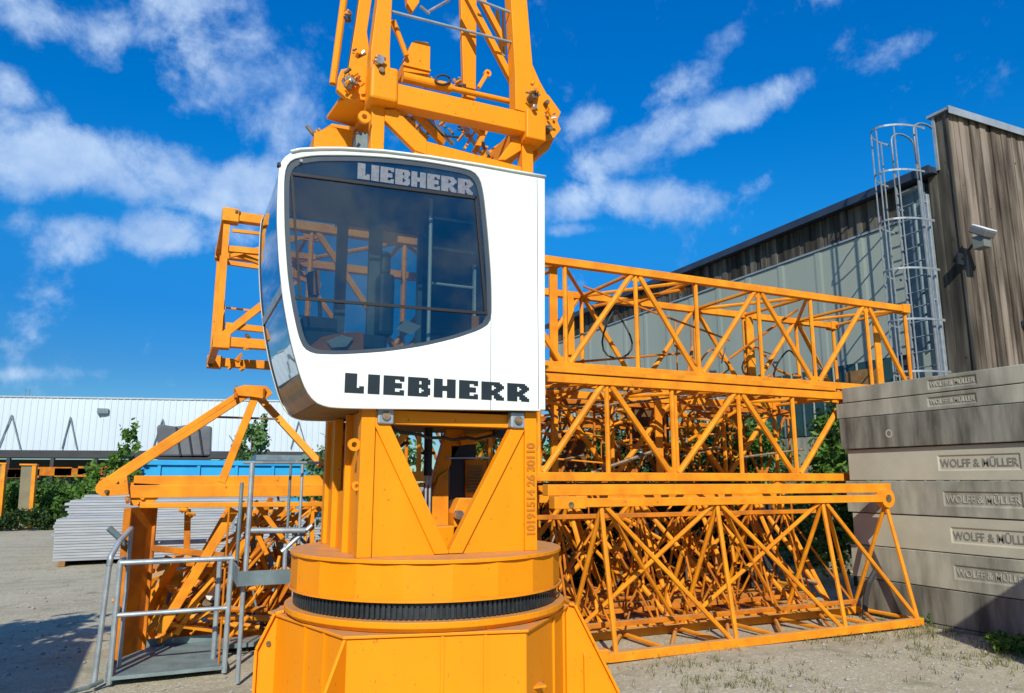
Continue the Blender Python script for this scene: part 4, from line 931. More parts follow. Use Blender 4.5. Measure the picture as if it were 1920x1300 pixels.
# ------------------------------------------------------------------ concrete block wall
XW = 8.3
zs = [-.02, .03, .445, .86, 1.275, 1.69, 2.105, 2.525, 2.735, 2.945]
ends = [7.3, 7.22, 7.3, 7.24, 7.3, 7.24, 7.30, 7.36, 7.24, 7.27]
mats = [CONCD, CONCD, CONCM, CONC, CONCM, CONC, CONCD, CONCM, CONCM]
txts = {2: (1788, 1060, 1086), 3: (1782, 993, 1022), 4: (1768, 925, 952), 5: (1757, 852, 880), 7: (1737, 735, 766), 8: (1737, 702, 735)}
desc = {0: 'low grey footing course under the concrete blocks', 1: 'bottom grey concrete block with dark damp stains, standing on the gravel', 2: 'concrete block with faint lettering, second from the ground',
        3: 'light concrete block with clear lettering, third from the ground', 4: 'mottled concrete block with worn lettering, fourth from the ground', 5: 'pale smooth concrete block with the clearest lettering, above the jib lug',
        6: 'darkest stained concrete block with a small painted ring instead of lettering', 7: 'thin concrete block with lettering, just below the topmost one', 8: 'thin topmost concrete block with lettering on its sunk panel'}
for k in range(9):
    z0, z1 = zs[k] + .004, zs[k + 1] - .006; ye = ends[k]; yn = 2.6; x0 = XW - (.03 if k == 6 else 0) + (.012 if k in (3, 5) else 0)
    b = MB()
    if k in txts:
        u0, v0, v1 = txts[k]; pa = at(u0, v0, X=x0); ya_ = pa.y; zt_ = at(u0, v0, X=x0).z; zl = at(u0, v1, X=x0).z; zc = (z0 + z1) / 2
        hh = min((zt_ - zl) / 2, (z1 - z0) * .28); yb_ = ya_ - hh * 2 * 5.4
        Ys = [yn, yb_, ya_, ye]; Zs = [z0, zc - hh, zc + hh, z1]; de = .011
        V = [(x0, y, z) for z in Zs for y in Ys]; n = len(V); V += [(x0 + de, Ys[i] + (.012 if i == 1 else -.012), Zs[j] + (.01 if j == 1 else -.01)) for j in (1, 2) for i in (1, 2)]
        V += [(x0 + .9, yn, z0), (x0 + .9, ye, z0), (x0 + .9, ye, z1), (x0 + .9, yn, z1)]
        Fc = [(j * 4 + i, j * 4 + i + 1, j * 4 + i + 5, j * 4 + i + 4) for j in range(3) for i in range(3) if not (i == 1 and j == 1)]
        Fc += [(5, 6, n + 1, n), (6, 10, n + 3, n + 1), (10, 9, n + 2, n + 3), (9, 5, n, n + 2), (n, n + 1, n + 3, n + 2)]
        q = n + 4; Fc += [(q, q + 1, q + 2, q + 3), (0, 1, 2, 3, q + 1, q), (12, 13, 14, 15, q + 2, q + 3), (0, 4, 8, 12, q + 3, q), (3, 7, 11, 15, q + 2, q + 1)]
        b.add(V, Fc)
    else: b.box(x0, x0 + .9, yn, ye, z0, z1)
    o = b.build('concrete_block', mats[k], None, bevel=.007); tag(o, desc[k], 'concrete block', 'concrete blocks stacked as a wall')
    if k in txts:
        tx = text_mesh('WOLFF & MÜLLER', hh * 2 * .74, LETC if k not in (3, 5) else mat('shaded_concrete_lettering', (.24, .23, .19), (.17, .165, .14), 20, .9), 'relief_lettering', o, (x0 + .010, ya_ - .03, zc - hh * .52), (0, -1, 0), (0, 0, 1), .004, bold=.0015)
        w_ = max((ya_ - .03) - v.co.y for v in tx.data.vertices); s_ = (ya_ - yb_ - .05) / w_
        for v in tx.data.vertices: v.co.y = (ya_ - .025) - ((ya_ - .03) - v.co.y) * s_
    if k == 6:
        p = at(1667, 813, X=x0); b = MB(); n = 14; c0 = []
        for i in range(n):
            a = 2 * math.pi * i / n; c0.append((p.y + .05 * math.cos(a), p.z + .055 * math.sin(a)))
        V = [(x0 - .002, y, z) for y, z in c0] + [(x0 - .002, p.y + (y - p.y) * .62, p.z + (z - p.z) * .62) for y, z in c0]
        b.add(V, [(i, (i + 1) % n, n + (i + 1) % n, n + i) for i in range(n)]); b.build('painted_ring', CONC, o)
b = MB(); b.box(6.25, 8.27, .8, 2.15, 0, .95); o = single('concrete_block', 'unseen grey concrete block added at the near end to shade the wall, bottom of three', 'concrete block', b, CONCM, 'unseen concrete blocks added to shade the wall', .01)  # unseen pile added to cast the diagonal shadow on the wall
for i in (1, 2):
    c = o.copy(); COL.objects.link(c); c.location.z = .96 * i; c['label'] = ['', 'unseen grey concrete block added at the near end to shade the wall, middle of three', 'unseen grey concrete block added at the near end to shade the wall, top of three'][i]

# ------------------------------------------------------------------ timber-clad hall at right
HB = thing('timber_hall', 'long grey hall with timber boards and metal cladding behind the concrete wall', 'building', (12, 7.74, 0))
XF, YC_, YE, ZE = 12.0, 7.74, 23.0, 7.12
b = MB(); b.box(XF + .05, XF + 16, YC_ + .26, YE, 0, ZE - .12); b.build('hall_body', DARK, HB)
def ribbed_x(name, y0, y1, z0, z1, pitch, dep, m, x=XF, w=None):     # profiled sheet facing -X
    b = MB(); y = y0; pts = []
    while y < y1 - 1e-6:
        e = min(y + pitch, y1); w_ = (e - y); pts += [(y, 0), (y + w_ * .78, 0), (y + w_ * .84, -dep), (y + w_ * .94, -dep)]; y = e
    pts.append((y1, 0)); n = len(pts)
    b.add([(x + d, yy, z0) for yy, d in pts] + [(x + d, yy, z1) for yy, d in pts], [(i, i + 1, n + i + 1, n + i) for i in range(n - 1)]); return b.build(name, m, HB)
ribbed_x('metal_cladding', 8.82, YE, 3.95, 6.42, 1.05, .010, CLAD)
ribbed_x('metal_cladding', 13.8, YE, 0, 3.9, .42, .03, CLAD)
b = MB(); b.box(XF - .03, XF + .02, 8.82, YE, 6.43, 6.47); b.build('cladding_trim', COPE, HB)
def boards_x(name, y0, y1, z0, z1, m, pitch=.16, x=XF, seed=1):
    g = random.Random(seed); b = MB(); y = y0
    while y < y1 - .02:
        w = min(pitch * g.uniform(.85, 1.15), y1 - y); b.box(x - g.uniform(.0, .016) - (.02 if int((y - y0) / pitch) % 2 else 0), x + .03, y + .002, y + w - .002, z0, z1); y += w
    return b.build(name, m, HB)
boards_x('timber_boarding', 8.82, YE, 6.475, ZE - .06, WOODD, seed=2)
boards_x('timber_boarding', YC_ + .03, 8.2, 0, ZE - .06, WOODD, pitch=.14, seed=3)
b = MB(); b.box(XF + .01, XF + .05, 8.32, 8.80, 0, ZE - .1); b.build('backing_panel', CLAD, HB)
ribbed_x('metal_cladding', 8.3, 8.80, 3.95, ZE - .2, .25, .03, GALVD, x=XF + .0)
b = MB(); b.box(XF - .10, XF - .02, 8.2, 8.29, 0, 6.75); b.build('corner_profile', GALV, HB, bevel=.01)
b = MB(); b.box(XF - .18, XF + .3, YC_ + .27, YE, ZE - .05, ZE + .06); b.box(XF - .24, XF - .185, YC_ + .27, YE, ZE - .07, ZE + .08); b.build('roof_edge', FASC, HB)
b = MB(); b.add([(XF + .3, YC_ + .27, ZE + .05), (XF + 16, YC_ + .27, ZE + .4), (XF + 16, YE, ZE + .4), (XF + .3, YE, ZE + .05)], [(0, 1, 2, 3)]); b.build('roof', FASC, HB)
# taller end wall in boards facing the yard
g = random.Random(9); b = MB(); x = XF + .0; ZP = 8.13
while x < XF + 14:
    w = .15 * g.uniform(.8, 1.2); i_ = int(x / .15); b.box(x + .002, x + w - .002, YC_ - g.uniform(0, .014) - (.022 if i_ % 2 else 0), YC_ + .03, 0, ZP - (x - XF) * .0); x += w
b.build('end_wall_boarding', WOOD, HB)
b = MB(); b.box(XF + .002, XF + 14, YC_ + .032, YC_ + .25, 0, ZP); b.build('end_wall', WOODD, HB)
b = MB(); b.box(XF - .035, XF - .005, YC_ - .03, YC_ + .01, 0, ZP); b.build('corner_trim', WOODD, HB)
b = MB(); b.box(XF - .03, XF - .002, YC_ + .22, YC_ + .27, ZE, ZP); b.build('edge_flashing', COPE, HB)
b = MB(); b.box(XF - .07, XF + 14, YC_ - .09, YC_ + .33, ZP + .005, ZP + .05); b.box(XF - .08, XF + 14, YC_ - .105, YC_ - .092, ZP - .08, ZP + .06); b.build('parapet_coping', COPE, HB)
b = MB(); b.box(XF + 1.35, XF + 3, YC_ - .5, YC_ - .03, 4.35, 4.45); b.build('canopy', FASC, HB)
# glazed band low on the long side
b = MB(); b.box(XF - .01, XF + .03, 9.2, 13.8, 2.6, 3.94); win = b.build('window_band', mat('dark_green_glass', (.03, .07, .06), (.02, .05, .05), 1, .1), HB)
for i in range(17):
    b = MB(); y = 9.2 + i * .28; b.box(XF - .03, XF - .011, y, y + .03, 2.6, 3.94); b.build('glazing_bar', CLAD if i % 2 else GALVD, win)
b = MB(); b.box(XF - .04, XF - .0, 9.5, 10.3, 2.6, 3.8); b.build('board_panel', OSB, HB)
b = MB(); b.box(XF - .01, XF + .04, 9.2, 13.8, 0, 2.58); b.build('plinth_wall', CONCM, HB)
# caged ladder
LD = thing('caged_ladder', 'galvanised ladder with round safety cage fixed to the hall wall', 'ladder', (11.8, 8.9, 0))
LY, LX, CRD, ZTOP = 8.46, 11.78, .37, 7.98
for s in (-.23, .23):
    b = MB(); b.bar((LX, LY + s, .1), (LX, LY + s, 7.3), .05, .025); rl = b.build('rail', GALVL, LD)
    pts = [(LX, LY + s, 7.28), (LX, LY + s, 7.95)] + [(LX + .32 - .32 * math.cos(a), LY + s, 7.95 + .2 * math.sin(a)) for a in [R(i * 20) for i in range(1, 9)]] + [(LX + .64, LY + s, 7.9), (LX + .66, LY + s, 7.2)]
    b = MB(); b.path(pts, .018); b.build('grab_rail', GALVL, LD, smooth=True)
for i in range(26):
    z = .4 + i * .27; b = MB(); b.tube((LX, LY - .23, z), (LX, LY + .23, z), .013, 6); b.build('rung', GALVL, LD)
for z in (2.6, 3.5, 4.4, 5.3, 6.2, 7.1, 7.95):
    b = MB(); n = 16; pr = None
    for i in range(n + 1):
        a = R(90 + 180 * i / n); q_ = (LX + math.cos(a) * CRD * 1.9, LY + math.sin(a) * CRD); 
        if pr: b.bar((pr[0], pr[1], z), (q_[0], q_[1], z), .01, .034, (0, 0, 1))
        pr = q_
    for s in (-1, 1): b.bar((LX, LY + s * CRD, z), (LX + (.1), LY + s * CRD, z), .01, .045)
    b.build('cage_hoop', GALVL, LD)
for i in range(5):
    a = R(100 + 160 * i / 4); b = MB(); x_, y_ = LX + math.cos(a) * CRD * 1.9 * .985, LY + math.sin(a) * CRD * .985; b.bar((x_, y_, 2.58), (x_, y_, 7.97), .027, .01, (0, 1, 0)); b.build('cage_strip', GALVL, LD)
for z in (3.0, 4.8, 6.6):
    for s in (-.23, .23):
        b = MB(); b.bar((LX, LY + s, z), (XF, LY + s, z), .03, .03); b.build('wall_bracket', GALVL, LD)
# floodlight
p = at(1800, 474, Y=YC_ - .03)
FL = thing('floodlight', 'white floodlight on a black arm at the corner of the timber wall', 'floodlight', (p.x, p.y, p.z))
b = MB(); a_ = Vector((p.x + .0, YC_ - .06, p.z - .12)); e_ = Vector((p.x + .0, YC_ - .42, p.z + .22)); b.bar(a_, a_ * .35 + e_ * .65, .035, .03); b.build('arm', RUB, FL)
b = MB(); b.box(p.x - .1, p.x + .1, YC_ - .055, YC_ - .024, p.z - .22, p.z - .02); b.build('mounting_bracket', RUB, FL)
hd = MB(); c_ = Vector((p.x + .0, YC_ - .42, p.z + .20)); ax_ = Vector((.0, -.55, .83)).normalized(); 
hd.bar(c_ - ax_ * .02 - Vector((.0, 0, .0)), c_ + ax_ * .10, .26, .30, (0, 1, 0)); hh_ = hd.build('lamp_head', mat('grey_lamp_housing', (.12, .13, .12), None, 5, .5), FL, bevel=.02)
hd = MB(); hd.bar(c_ + ax_ * .101, c_ + ax_ * .125, .25, .29, (0, 1, 0)); hd.build('lamp_cover', WHPL, hh_, bevel=.008)
hd = MB(); hd.bar(c_ - ax_ * .021 - Vector((.0, -.0, .22)), c_ - ax_ * .03, .18, .2, (0, 1, 0)); hd.build('lamp_ballast', mat('grey_lamp_back', (.16, .17, .15), None, 5, .5), hh_, bevel=.01)

# ------------------------------------------------------------------ left: folded boom section with A-frame, platforms
AF = thing('boom_section', 'orange boom section with a raised A-frame, lying left of the crane column', 'boom section', (.5, 8.0, 0))
YA = 8.0
def bm(name, u0, v0, u1, v1, Y, w, h=None, m=ORG2, Y2=None, par=AF, bev=.006): return barp(name, u0, v0, u1, v1, Y, w, h, m, Y2, bev, par)
bm('main_beam', 244, 922, 640, 919, YA, .12, .12); bm('lower_flange', 262, 948, 640, 945, YA - .02, .05, .06)
bm('top_flange', 250, 908, 640, 906, YA - .02, .16, .02)
platep('end_bracket', [(244, 905), (300, 908), (300, 932), (278, 950), (244, 948)], YA - .03, .1, ORG2, par=AF)
bm('a_frame_leg', 190, 908, 466, 728, YA, .055, .10); bm('a_frame_leg', 193, 917, 469, 738, YA, .05, .10); bm('leg_web', 192, 912, 468, 733, YA + .02, .04, .03); bm('a_frame_leg', 415, 905, 482, 735, YA, .075, .075); bm('a_frame_leg', 470, 728, 602, 872, YA + .5, .07, .07, Y2=YA - .2)
bm('a_frame_leg', 200, 905, 466, 728, YA + .55, .05, .05, m=ORG3)
platep('a_frame_head', [(440, 728), (458, 722), (500, 724), (512, 738), (498, 748), (470, 744), (446, 742)], YA - .08, .16, ORG2, par=AF)
platep('a_frame_foot', [(178, 915), (186, 902), (238, 892), (242, 928), (192, 931), (180, 924)], YA - .1, .3, ORG2, par=AF)
bm('tie_rod', 400, 782, 522, 786, YA + .1, .022, .022, m=GREASE)
for i in range(22):
    u, v = g2.choice(((200, 915), (230, 910), (450, 735), (490, 735), (330, 955), (345, 960), (258, 940)))
    p = at(u + g2.gauss(0, 10), v + g2.gauss(0, 5), Y=YA + g2.uniform(-.12, .1)); d = Vector((g2.gauss(0, 1), g2.gauss(0, 1), g2.gauss(0, 1))).normalized() * g2.uniform(.02, .05)
    b = MB(); b.tube(p - d, p + d, g2.uniform(.01, .02), 8); b.build('pin', [ORG2, GREASE, ORG3][i % 3], AF)
# I-section post at left
p = at(266, 1150, Y=YA); zt_ = at(266, 950, Y=YA).z
a_, c_ = Vector((-.37, 7.86, 0)), Vector((-.16, 8.22, 0)); tt_ = (c_ - a_).normalized(); nn_ = Vector((tt_.y, -tt_.x, 0))
for k_, q_ in enumerate((a_, c_)):
    b = MB(); V = [q_ + nn_ * w + tt_ * t for w, t in ((-.03, -.012), (.04, -.012), (.04, .012), (-.03, .012))]; b.add([(p.x, p.y, .1) for p in V] + [(p.x, p.y, 1.44) for p in V], [(0, 3, 2, 1), (4, 5, 6, 7), (0, 1, 5, 4), (1, 2, 6, 5), (2, 3, 7, 6), (3, 0, 4, 7)]); b.build('post_flange', ORG3, AF, bevel=.003)
b = MB(); V = [q_ + nn_ * w for q_, w in ((a_ + tt_ * .013, -.01), (a_ + tt_ * .013, .01), (c_ - tt_ * .013, .01), (c_ - tt_ * .013, -.01))]; b.add([(p.x, p.y, .1) for p in V] + [(p.x, p.y, 1.44) for p in V], [(0, 3, 2, 1), (4, 5, 6, 7), (0, 1, 5, 4), (1, 2, 6, 5), (2, 3, 7, 6), (3, 0, 4, 7)]); b.build('end_post', ORG3, AF)
bm('upright', 352, 955, 350, 1040, YA + .3, .06, .05, m=ORG3)
bm('rail', 285, 1028, 420, 1042, YA + .2, .06, .04, m=ORG3)
bm('diagonal_tube', 300, 1185, 440, 955, YA + .2, .09, .07); bm('diagonal_tube', 330, 1190, 470, 965, YA + .4, .05, .05); bm('diagonal_tube', 340, 1110, 430, 950, YA + .6, .05)
bm('diagonal_tube', 478, 940, 530, 1010, YA + .1, .05); bm('diagonal_tube', 455, 940, 500, 1040, YA + .4, .05); bm('diagonal_tube', 455, 950, 430, 1100, YA + .5, .06)
bm('diagonal_tube', 500, 950, 480, 1050, YA + .5, .05, m=ORG3); bm('diagonal_tube', 520, 1000, 590, 940, YA + .5, .05, m=ORG3)
# winch and lower frame
LW = thing('winch_frame', 'orange winch frame with tubes and housings on the ground behind the grey platforms', 'winch', (.4, 8.9, 0))
def lw(name, *a, **k): k.setdefault('par', LW); return barp(name, *a, **k)
lw('bottom_tube', 222, 1190, 640, 1186, 9.05, .12, .12, m=ORG2); lw('bottom_tube', 240, 1178, 600, 1165, 9.7, .09, .09, m=ORG2)
lw('upright', 453, 1090, 455, 1190, 8.9, .07, m=ORG2); lw('upright', 232, 1060, 228, 1190, 8.9, .10, .2, m=ORG2); lw('upright', 640, 1060, 636, 1186, 8.9, .07, m=ORG2)
platep('gear_housing', [(352, 1062), (400, 1045), (402, 1126), (350, 1130)], 9.1, .4, ORG2, par=LW)
platep('gear_housing', [(405, 1060), (520, 1070), (520, 1140), (405, 1140)], 9.9, .3, ORG2, par=LW)
platep('gear_housing', [(235, 1075), (290, 1065), (290, 1180), (235, 1180)], 9.9, .3, ORG2, par=LW)
platep('gear_housing', [(410, 1100), (445, 1095), (445, 1170), (410, 1172)], 9.2, .3, ORG2, par=LW)
platep('gear_housing', [(300, 1060), (345, 1055), (340, 1120), (296, 1120)], 9.3, .3, ORG2, par=LW)
b = MB(); p = at(392, 1112, Y=9.0); b.tube((p.x, 8.92, p.z), (p.x, 9.5, p.z), .13, 18); b.build('winch_drum', GREASE, LW); b = MB(); b.tube((p.x + .02, 8.86, p.z), (p.x + .02, 8.915, p.z), .06, 14); b.build('drum_hub', WHPL, LW)
b = MB(); b.box(at(310, 1150, Y=9).x, at(390, 1150, Y=9).x, 9.0, 9.5, .26, .5); b.build('motor_base', GALVD, LW)
for i in range(88):
    u = g2.uniform(225, 620); v = g2.uniform(1040, 1185); p = at(u, v, Y=g2.uniform(8.6, 10.2)); p.z = max(p.z, .08)
    ang = g2.choice((.9, 1.1, -.2, .1, 0)) + g2.gauss(0, .2); L_ = g2.uniform(.15, .7); d = Vector((math.cos(ang), g2.gauss(0, .3), math.sin(ang))) * L_ * .5; d.z = min(d.z, p.z - .04)
    b = MB(); (b.tube(p - d, p + d, g2.uniform(.02, .045), 7) if i % 3 else b.bar(p - d, p + d, g2.uniform(.08, .2), .03)); b.build('frame_tube' if i % 3 else 'frame_plate', g2.choice((ORG2, ORG2, ORG2, ORG2, ORG3)), LW)
for i in range(60):
    u = g2.uniform(290, 545); v = 1185 - (u - 250) * g2.uniform(0, .95); v = max(v, 960); p = at(u, v, Y=g2.uniform(8.25, 8.9)); p.z = max(p.z, .1)
    ang = g2.gauss(.95, .25) if i % 4 else g2.gauss(0, .3); L_ = g2.uniform(.15, .6); d = Vector((math.cos(ang), g2.gauss(0, .2), math.sin(ang))) * L_ * .5; d.z = min(d.z, p.z - .04)
    b = MB(); (b.tube(p - d, p + d, g2.uniform(.012, .03), 7) if i % 3 else b.bar(p - d, p + d, g2.uniform(.04, .12), .03)); b.build('boom_strut' if i % 3 else 'boom_plate', g2.choice((ORG2, ORG2, ORG2, ORG3)), AF)
LK = thing('lattice_frame', 'short orange lattice frame propped upright behind the raised grey platform', 'lattice frame', (1.0, 9.2, 0))
for i in range(85):
    u = g2.uniform(455, 600); v = g2.uniform(950, 1170); p = at(u, v, Y=g2.uniform(8.6, 9.8)); ang = g2.choice((1.57, 1.0, -1.0, 2.2)) + g2.gauss(0, .15); L_ = g2.uniform(.1, .5)
    d = Vector((math.cos(ang), g2.gauss(0, .2), math.sin(ang))) * L_ * .5; b = MB(); b.tube(p - d, p + d, g2.uniform(.012, .03), 7); b.build('strut', g2.choice((ORG2, ORG3, ORG2, GALVD, ORG2)), LK)
for u in (470, 530, 585):
    barp('upright', u, 940, u, 1180, 9.2, .05, .05, ORG2, par=LK)
for v in (960, 1075, 1120): barp('crossbar', 460, v, 600, v - 3, 9.2, .04, .04, ORG2, par=LK)
# tubes lying beside
for i, (v, Y, m_) in enumerate(((1150, 9.0, ORG2), (1162, 8.8, GALV), (1142, 9.5, ORG3), (1130, 9.8, ORG2), (1172, 9.3, ORG3))):
    b = MB(); b.tube(at(462, v, Y=Y), at(640, v - 6, Y=Y), .03, 8); single('steel_tube', ['thick orange tube lying behind the crane base, left side', 'grey tube lying behind the crane base', 'rusty tube lying behind the crane base, upper', 'orange tube lying topmost behind the crane base', 'rusty tube lying lowest behind the crane base'][i], 'tube', b, m_, 'tubes behind the crane base')

# near grey work platform with guard rails
PX0, PX1, PY0, PY1 = at(200, 1278, Z=.02).x, at(428, 1268, Z=.02).x, at(200, 1280, Z=.02).y, 8.55
WP = thing('work_platform', 'galvanised work platform with guard rails and sheet floor, standing on the gravel at left', 'work platform', (PX0, PY0, 0))
def gtube(name, a, c, r, par, m=GALV): b = MB(); b.tube(a, c, r, 10); return b.build(name, m, par)
pp_ = {}
zt1 = at(205, 1057, Y=PY0).z
b = MB(); b.box(PX0, PX1, PY0, PY1, .03, .06); b.build('sheet_floor', FLR, WP, bevel=.003)
b = MB(); b.box(PX0, PX1, PY1 - .02, PY1, .062, .13); b.build('toe_board', GALVD, WP); b = MB(); b.box(PX0 - .012, PX0, PY0, PY1, .03, .15); b.build('toe_board', GALVD, WP)
b = MB(); b.box(PX1, PX1 + .6, PY1 - .4, PY1 - .05, .05, .09); b.build('side_sheet', GALVD, WP)
for (x, y) in ((PX0 + .02, PY0 + .02), (PX1 - .02, PY0 + .02), (PX0 + .02, PY1 - .05), (PX1 - .1, PY0 + .35)):
    gtube('guard_post', (x, y, .0), (x, y, zt1), .024, WP)
gtube('guard_post', (PX0 - .09, PY0 - .02, .0), (PX0 - .06, PY0 - .02, zt1 + .0), .022, WP)
gtube('guard_rail', (PX0 + .02, PY0 + .02, zt1), (PX1, PY0 + .02, zt1), .024, WP)
gtube('guard_rail', (PX0 + .02, PY0 + .02, zt1 * .56), (PX1 - .02, PY0 + .02, zt1 * .56), .02, WP)
gtube('guard_rail', (PX0 + .02, PY0 + .05, zt1), (PX0 + .02, PY1 - .05, zt1), .024, WP); gtube('guard_rail', (PX0 + .02, PY0 + .05, zt1 * .56), (PX0 + .02, PY1 - .05, zt1 * .56), .02, WP)
gtube('guard_rail', (PX0 + .2, PY1 - .05, zt1 + .08), (PX1 - .2, PY1 - .05, zt1 + .08), .024, WP)
b = MB(); b.path([(PX0 - .06, PY0 - .02, zt1 - .02), (PX0 - .055, PY0 - .0, zt1 + .06), (PX0 - .01, PY0 + .12, zt1 + .17), (PX0 + .06, PY0 + .3, zt1 + .26), (PX0 + .07, PY0 + .35, zt1 + .27)], .026); b.build('bent_handrail', GALV, WP, smooth=True)
a_ = at(236, 1020, Y=PY0 + .3); c_ = at(204, 990, Y=PY0 + .25); gtube('handle', a_, c_, .028, WP, GALVD)
gtube('guard_post', (PX0 + .07, PY0 + .34, .05), (PX0 + .07, PY0 + .34, zt1 + .26), .018, WP)
b = MB(); b.path([(PX0 - .03, PY0 - .02, .04), (PX0 - .12, PY0 - .12, .025), (PX0 - .2, PY0 - .16, .02), (PX0 - .3, PY0 - .3, .02)], .018); b.build('base_strap', GALVD, WP)
# raised second platform
Y5 = 6.9
q0 = at(447, 1100, Y=Y5); q1 = at(566, 1096, Y=Y5); ztb = at(450, 1072, Y=Y5).z
WQ = thing('work_platform', 'smaller galvanised platform with tall thin rails, raised beside the turntable drum', 'work platform', (q0.x, Y5, q0.z))
b = MB(); b.box(q0.x, q1.x, Y5, Y5 + .02, q0.z, ztb); b.build('toe_board', GALVD, WQ); b = MB(); b.box(q0.x, q1.x, Y5 + .021, Y5 + .75, q0.z, q0.z + .03); b.build('sheet_floor', GALVD, WQ)
b = MB(); b.box(q0.x - .012, q0.x - .001, Y5, Y5 + .75, q0.z, ztb + .03); b.build('toe_board', GALVD, WQ)
def vt(u, v0, v1, Y, r, par=WQ, m=GALV): a = at(u, v1, Y=Y); c = at(u, v0, Y=Y); b = MB(); b.tube((a.x, Y, a.z), (a.x, Y, c.z), r, 8); return b.build('guard_post', m, par)
vt(459, 868, 1096, Y5 + .03, .022); vt(441, 905, 1100, Y5 + .6, .018, m=GALVD); vt(538, 866, 1010, Y5 + .4, .013, m=GALVD); vt(560, 866, 1020, Y5 + .4, .014); vt(532, 1020, 1092, Y5 + .1, .02)
gtube('guard_rail', at(462, 995, Y=Y5 + .05), at(572, 995, Y=Y5 + .05), .026, WQ); gtube('guard_rail', at(456, 868, Y=Y5 + .1), at(600, 868, Y=Y5 + .3), .014, WQ)
gtube('brace', at(585, 985, Y=Y5 + .1), at(528, 1035, Y=Y5 + .1), .02, WQ)
gtube('support_leg', (q0.x + .05, Y5 + .1, 0), (q0.x + .05, Y5 + .1, q0.z), .02, WQ); gtube('support_leg', (q1.x - .05, Y5 + .1, 0), (q1.x - .05, Y5 + .1, q0.z), .02, WQ)
p = at(428, 1000, Y=7.4); b = MB(); b.tube((p.x, 7.5, 0), (p.x, 7.5, at(428, 955, Y=7.5).z), .010, 8); single('steel_pole', 'thin yellow pole standing upright between the two grey platforms', 'pole', b, ORG3)
# ------------------------------------------------------------------ stacks of boards behind
GB = 'pale grey boards in flat stacks behind the boom section'
base_y = 18.2
def board_stack(x0, x1, y0, y1, n, th, lab, z=.1, jit=.06):
    for i in range(n):
        j = g2.uniform(-jit, jit) if i > n * .55 else g2.uniform(-.01, .01); b = MB(); b.box(x0 + j, x1 + j, y0, y1, z + i * th, z + (i + 1) * th - .008)
        single('grey_board', lab, 'board', b, PANEL if i % 3 else PANELD, GB)
a_ = at(104, 1050, Z=0.1)
def bx(u, Y): return at(u, 1000, Y=Y).x
board_stack(bx(103, 17.5), bx(103, 17.5) + 4.3, 17.5, 18.6, 15, .055, 'pale grey board in the big lower stack on timber bearers')
board_stack(bx(120, 18.4), bx(120, 18.4) + 4.1, 18.4, 19.4, 21, .055, 'pale grey board in the stepped upper stack', z=.12)
board_stack(bx(150, 19.3) - .0, bx(150, 19.3) + 4.5, 19.5, 20.4, 23, .055, 'pale grey board in the rearmost stack')
board_stack(bx(440, 16.5), bx(440, 16.5) + 2.6, 16.5, 17.3, 14, .055, 'pale grey board in the stack beyond the raised platform')
for i in range(3):
    x_ = bx(115, 17.5) + i * 1.6; b = MB(); b.box(x_, x_ + .12, 17.45, 20.4, 0, .1); single('timber_bearer', ['timber bearer under the left end of the board stack', 'timber bearer under the middle of the board stack', 'timber bearer under the right part of the board stack'][i], 'timber', b, OSB)
# blue container and grey covered load
def quad_at(v_off=0): pass
p0 = at(245, 900, Y=21.5); p1 = at(640, 900, Y=21.5); zt_ = at(400, 866, Y=21.5).z; 
BC = thing('blue_container', 'bright blue open container behind the board stacks', 'container', (p0.x, 21.5, 0))
b = MB(); x0, x1 = p0.x, p1.x + 1.5; b.prism([(x0 + .5, .2), (x1, .2), (x1, zt_), (x0, zt_)], 'y', 21.5, 23.8); b.build('container_body', BLUE, BC)
b = MB(); b.box(x0 - .03, x1, 21.42, 21.49, zt_ - .1, zt_ + .03); b.build('top_rim', BLUE, BC, bevel=.01)
for i in range(9):
    x_ = x0 + .6 + i * .95; b = MB(); b.box(x_, x_ + .08, 21.44, 21.49, .2, zt_ - .11); b.build('side_rib', BLUE, BC)
b = MB(); b.box(at(480, 860, Y=21.4).x, at(590, 860, Y=21.4).x, 21.4, 22.8, zt_ + .04, zt_ + .2); b.build('grey_cover', GALVD, BC)
b = MB(); b.prism([(lambda p: (p.x, p.z))(at(u, v, Y=24.5)) for u, v in ((296, 856), (294, 800), (300, 795), (315, 798), (330, 800), (360, 795), (398, 800), (396, 855))], 'y', 24.5, 26.5)
tl = thing('tarpaulin_load', 'dark grey tarpaulin covered load standing above the blue container', 'load', (0, 24.5, 0)); b.build('tarpaulin', TARP, tl, bevel=.06)
zq = at(340, 856, Y=24.5).z; b = MB(); b.box(at(296, 856, Y=24.5).x, at(396, 856, Y=24.5).x, 24.5, 26.5, 0, zq - .02); b.build('load_base', DARK, tl)
for u in (330, 352, 372):
    b = MB(); q_ = at(u, 800, Y=24.45); w_ = at(u + 8, 855, Y=24.45); b.bar(q_, w_, .05, .03); b.build('strap', RUB, tl)
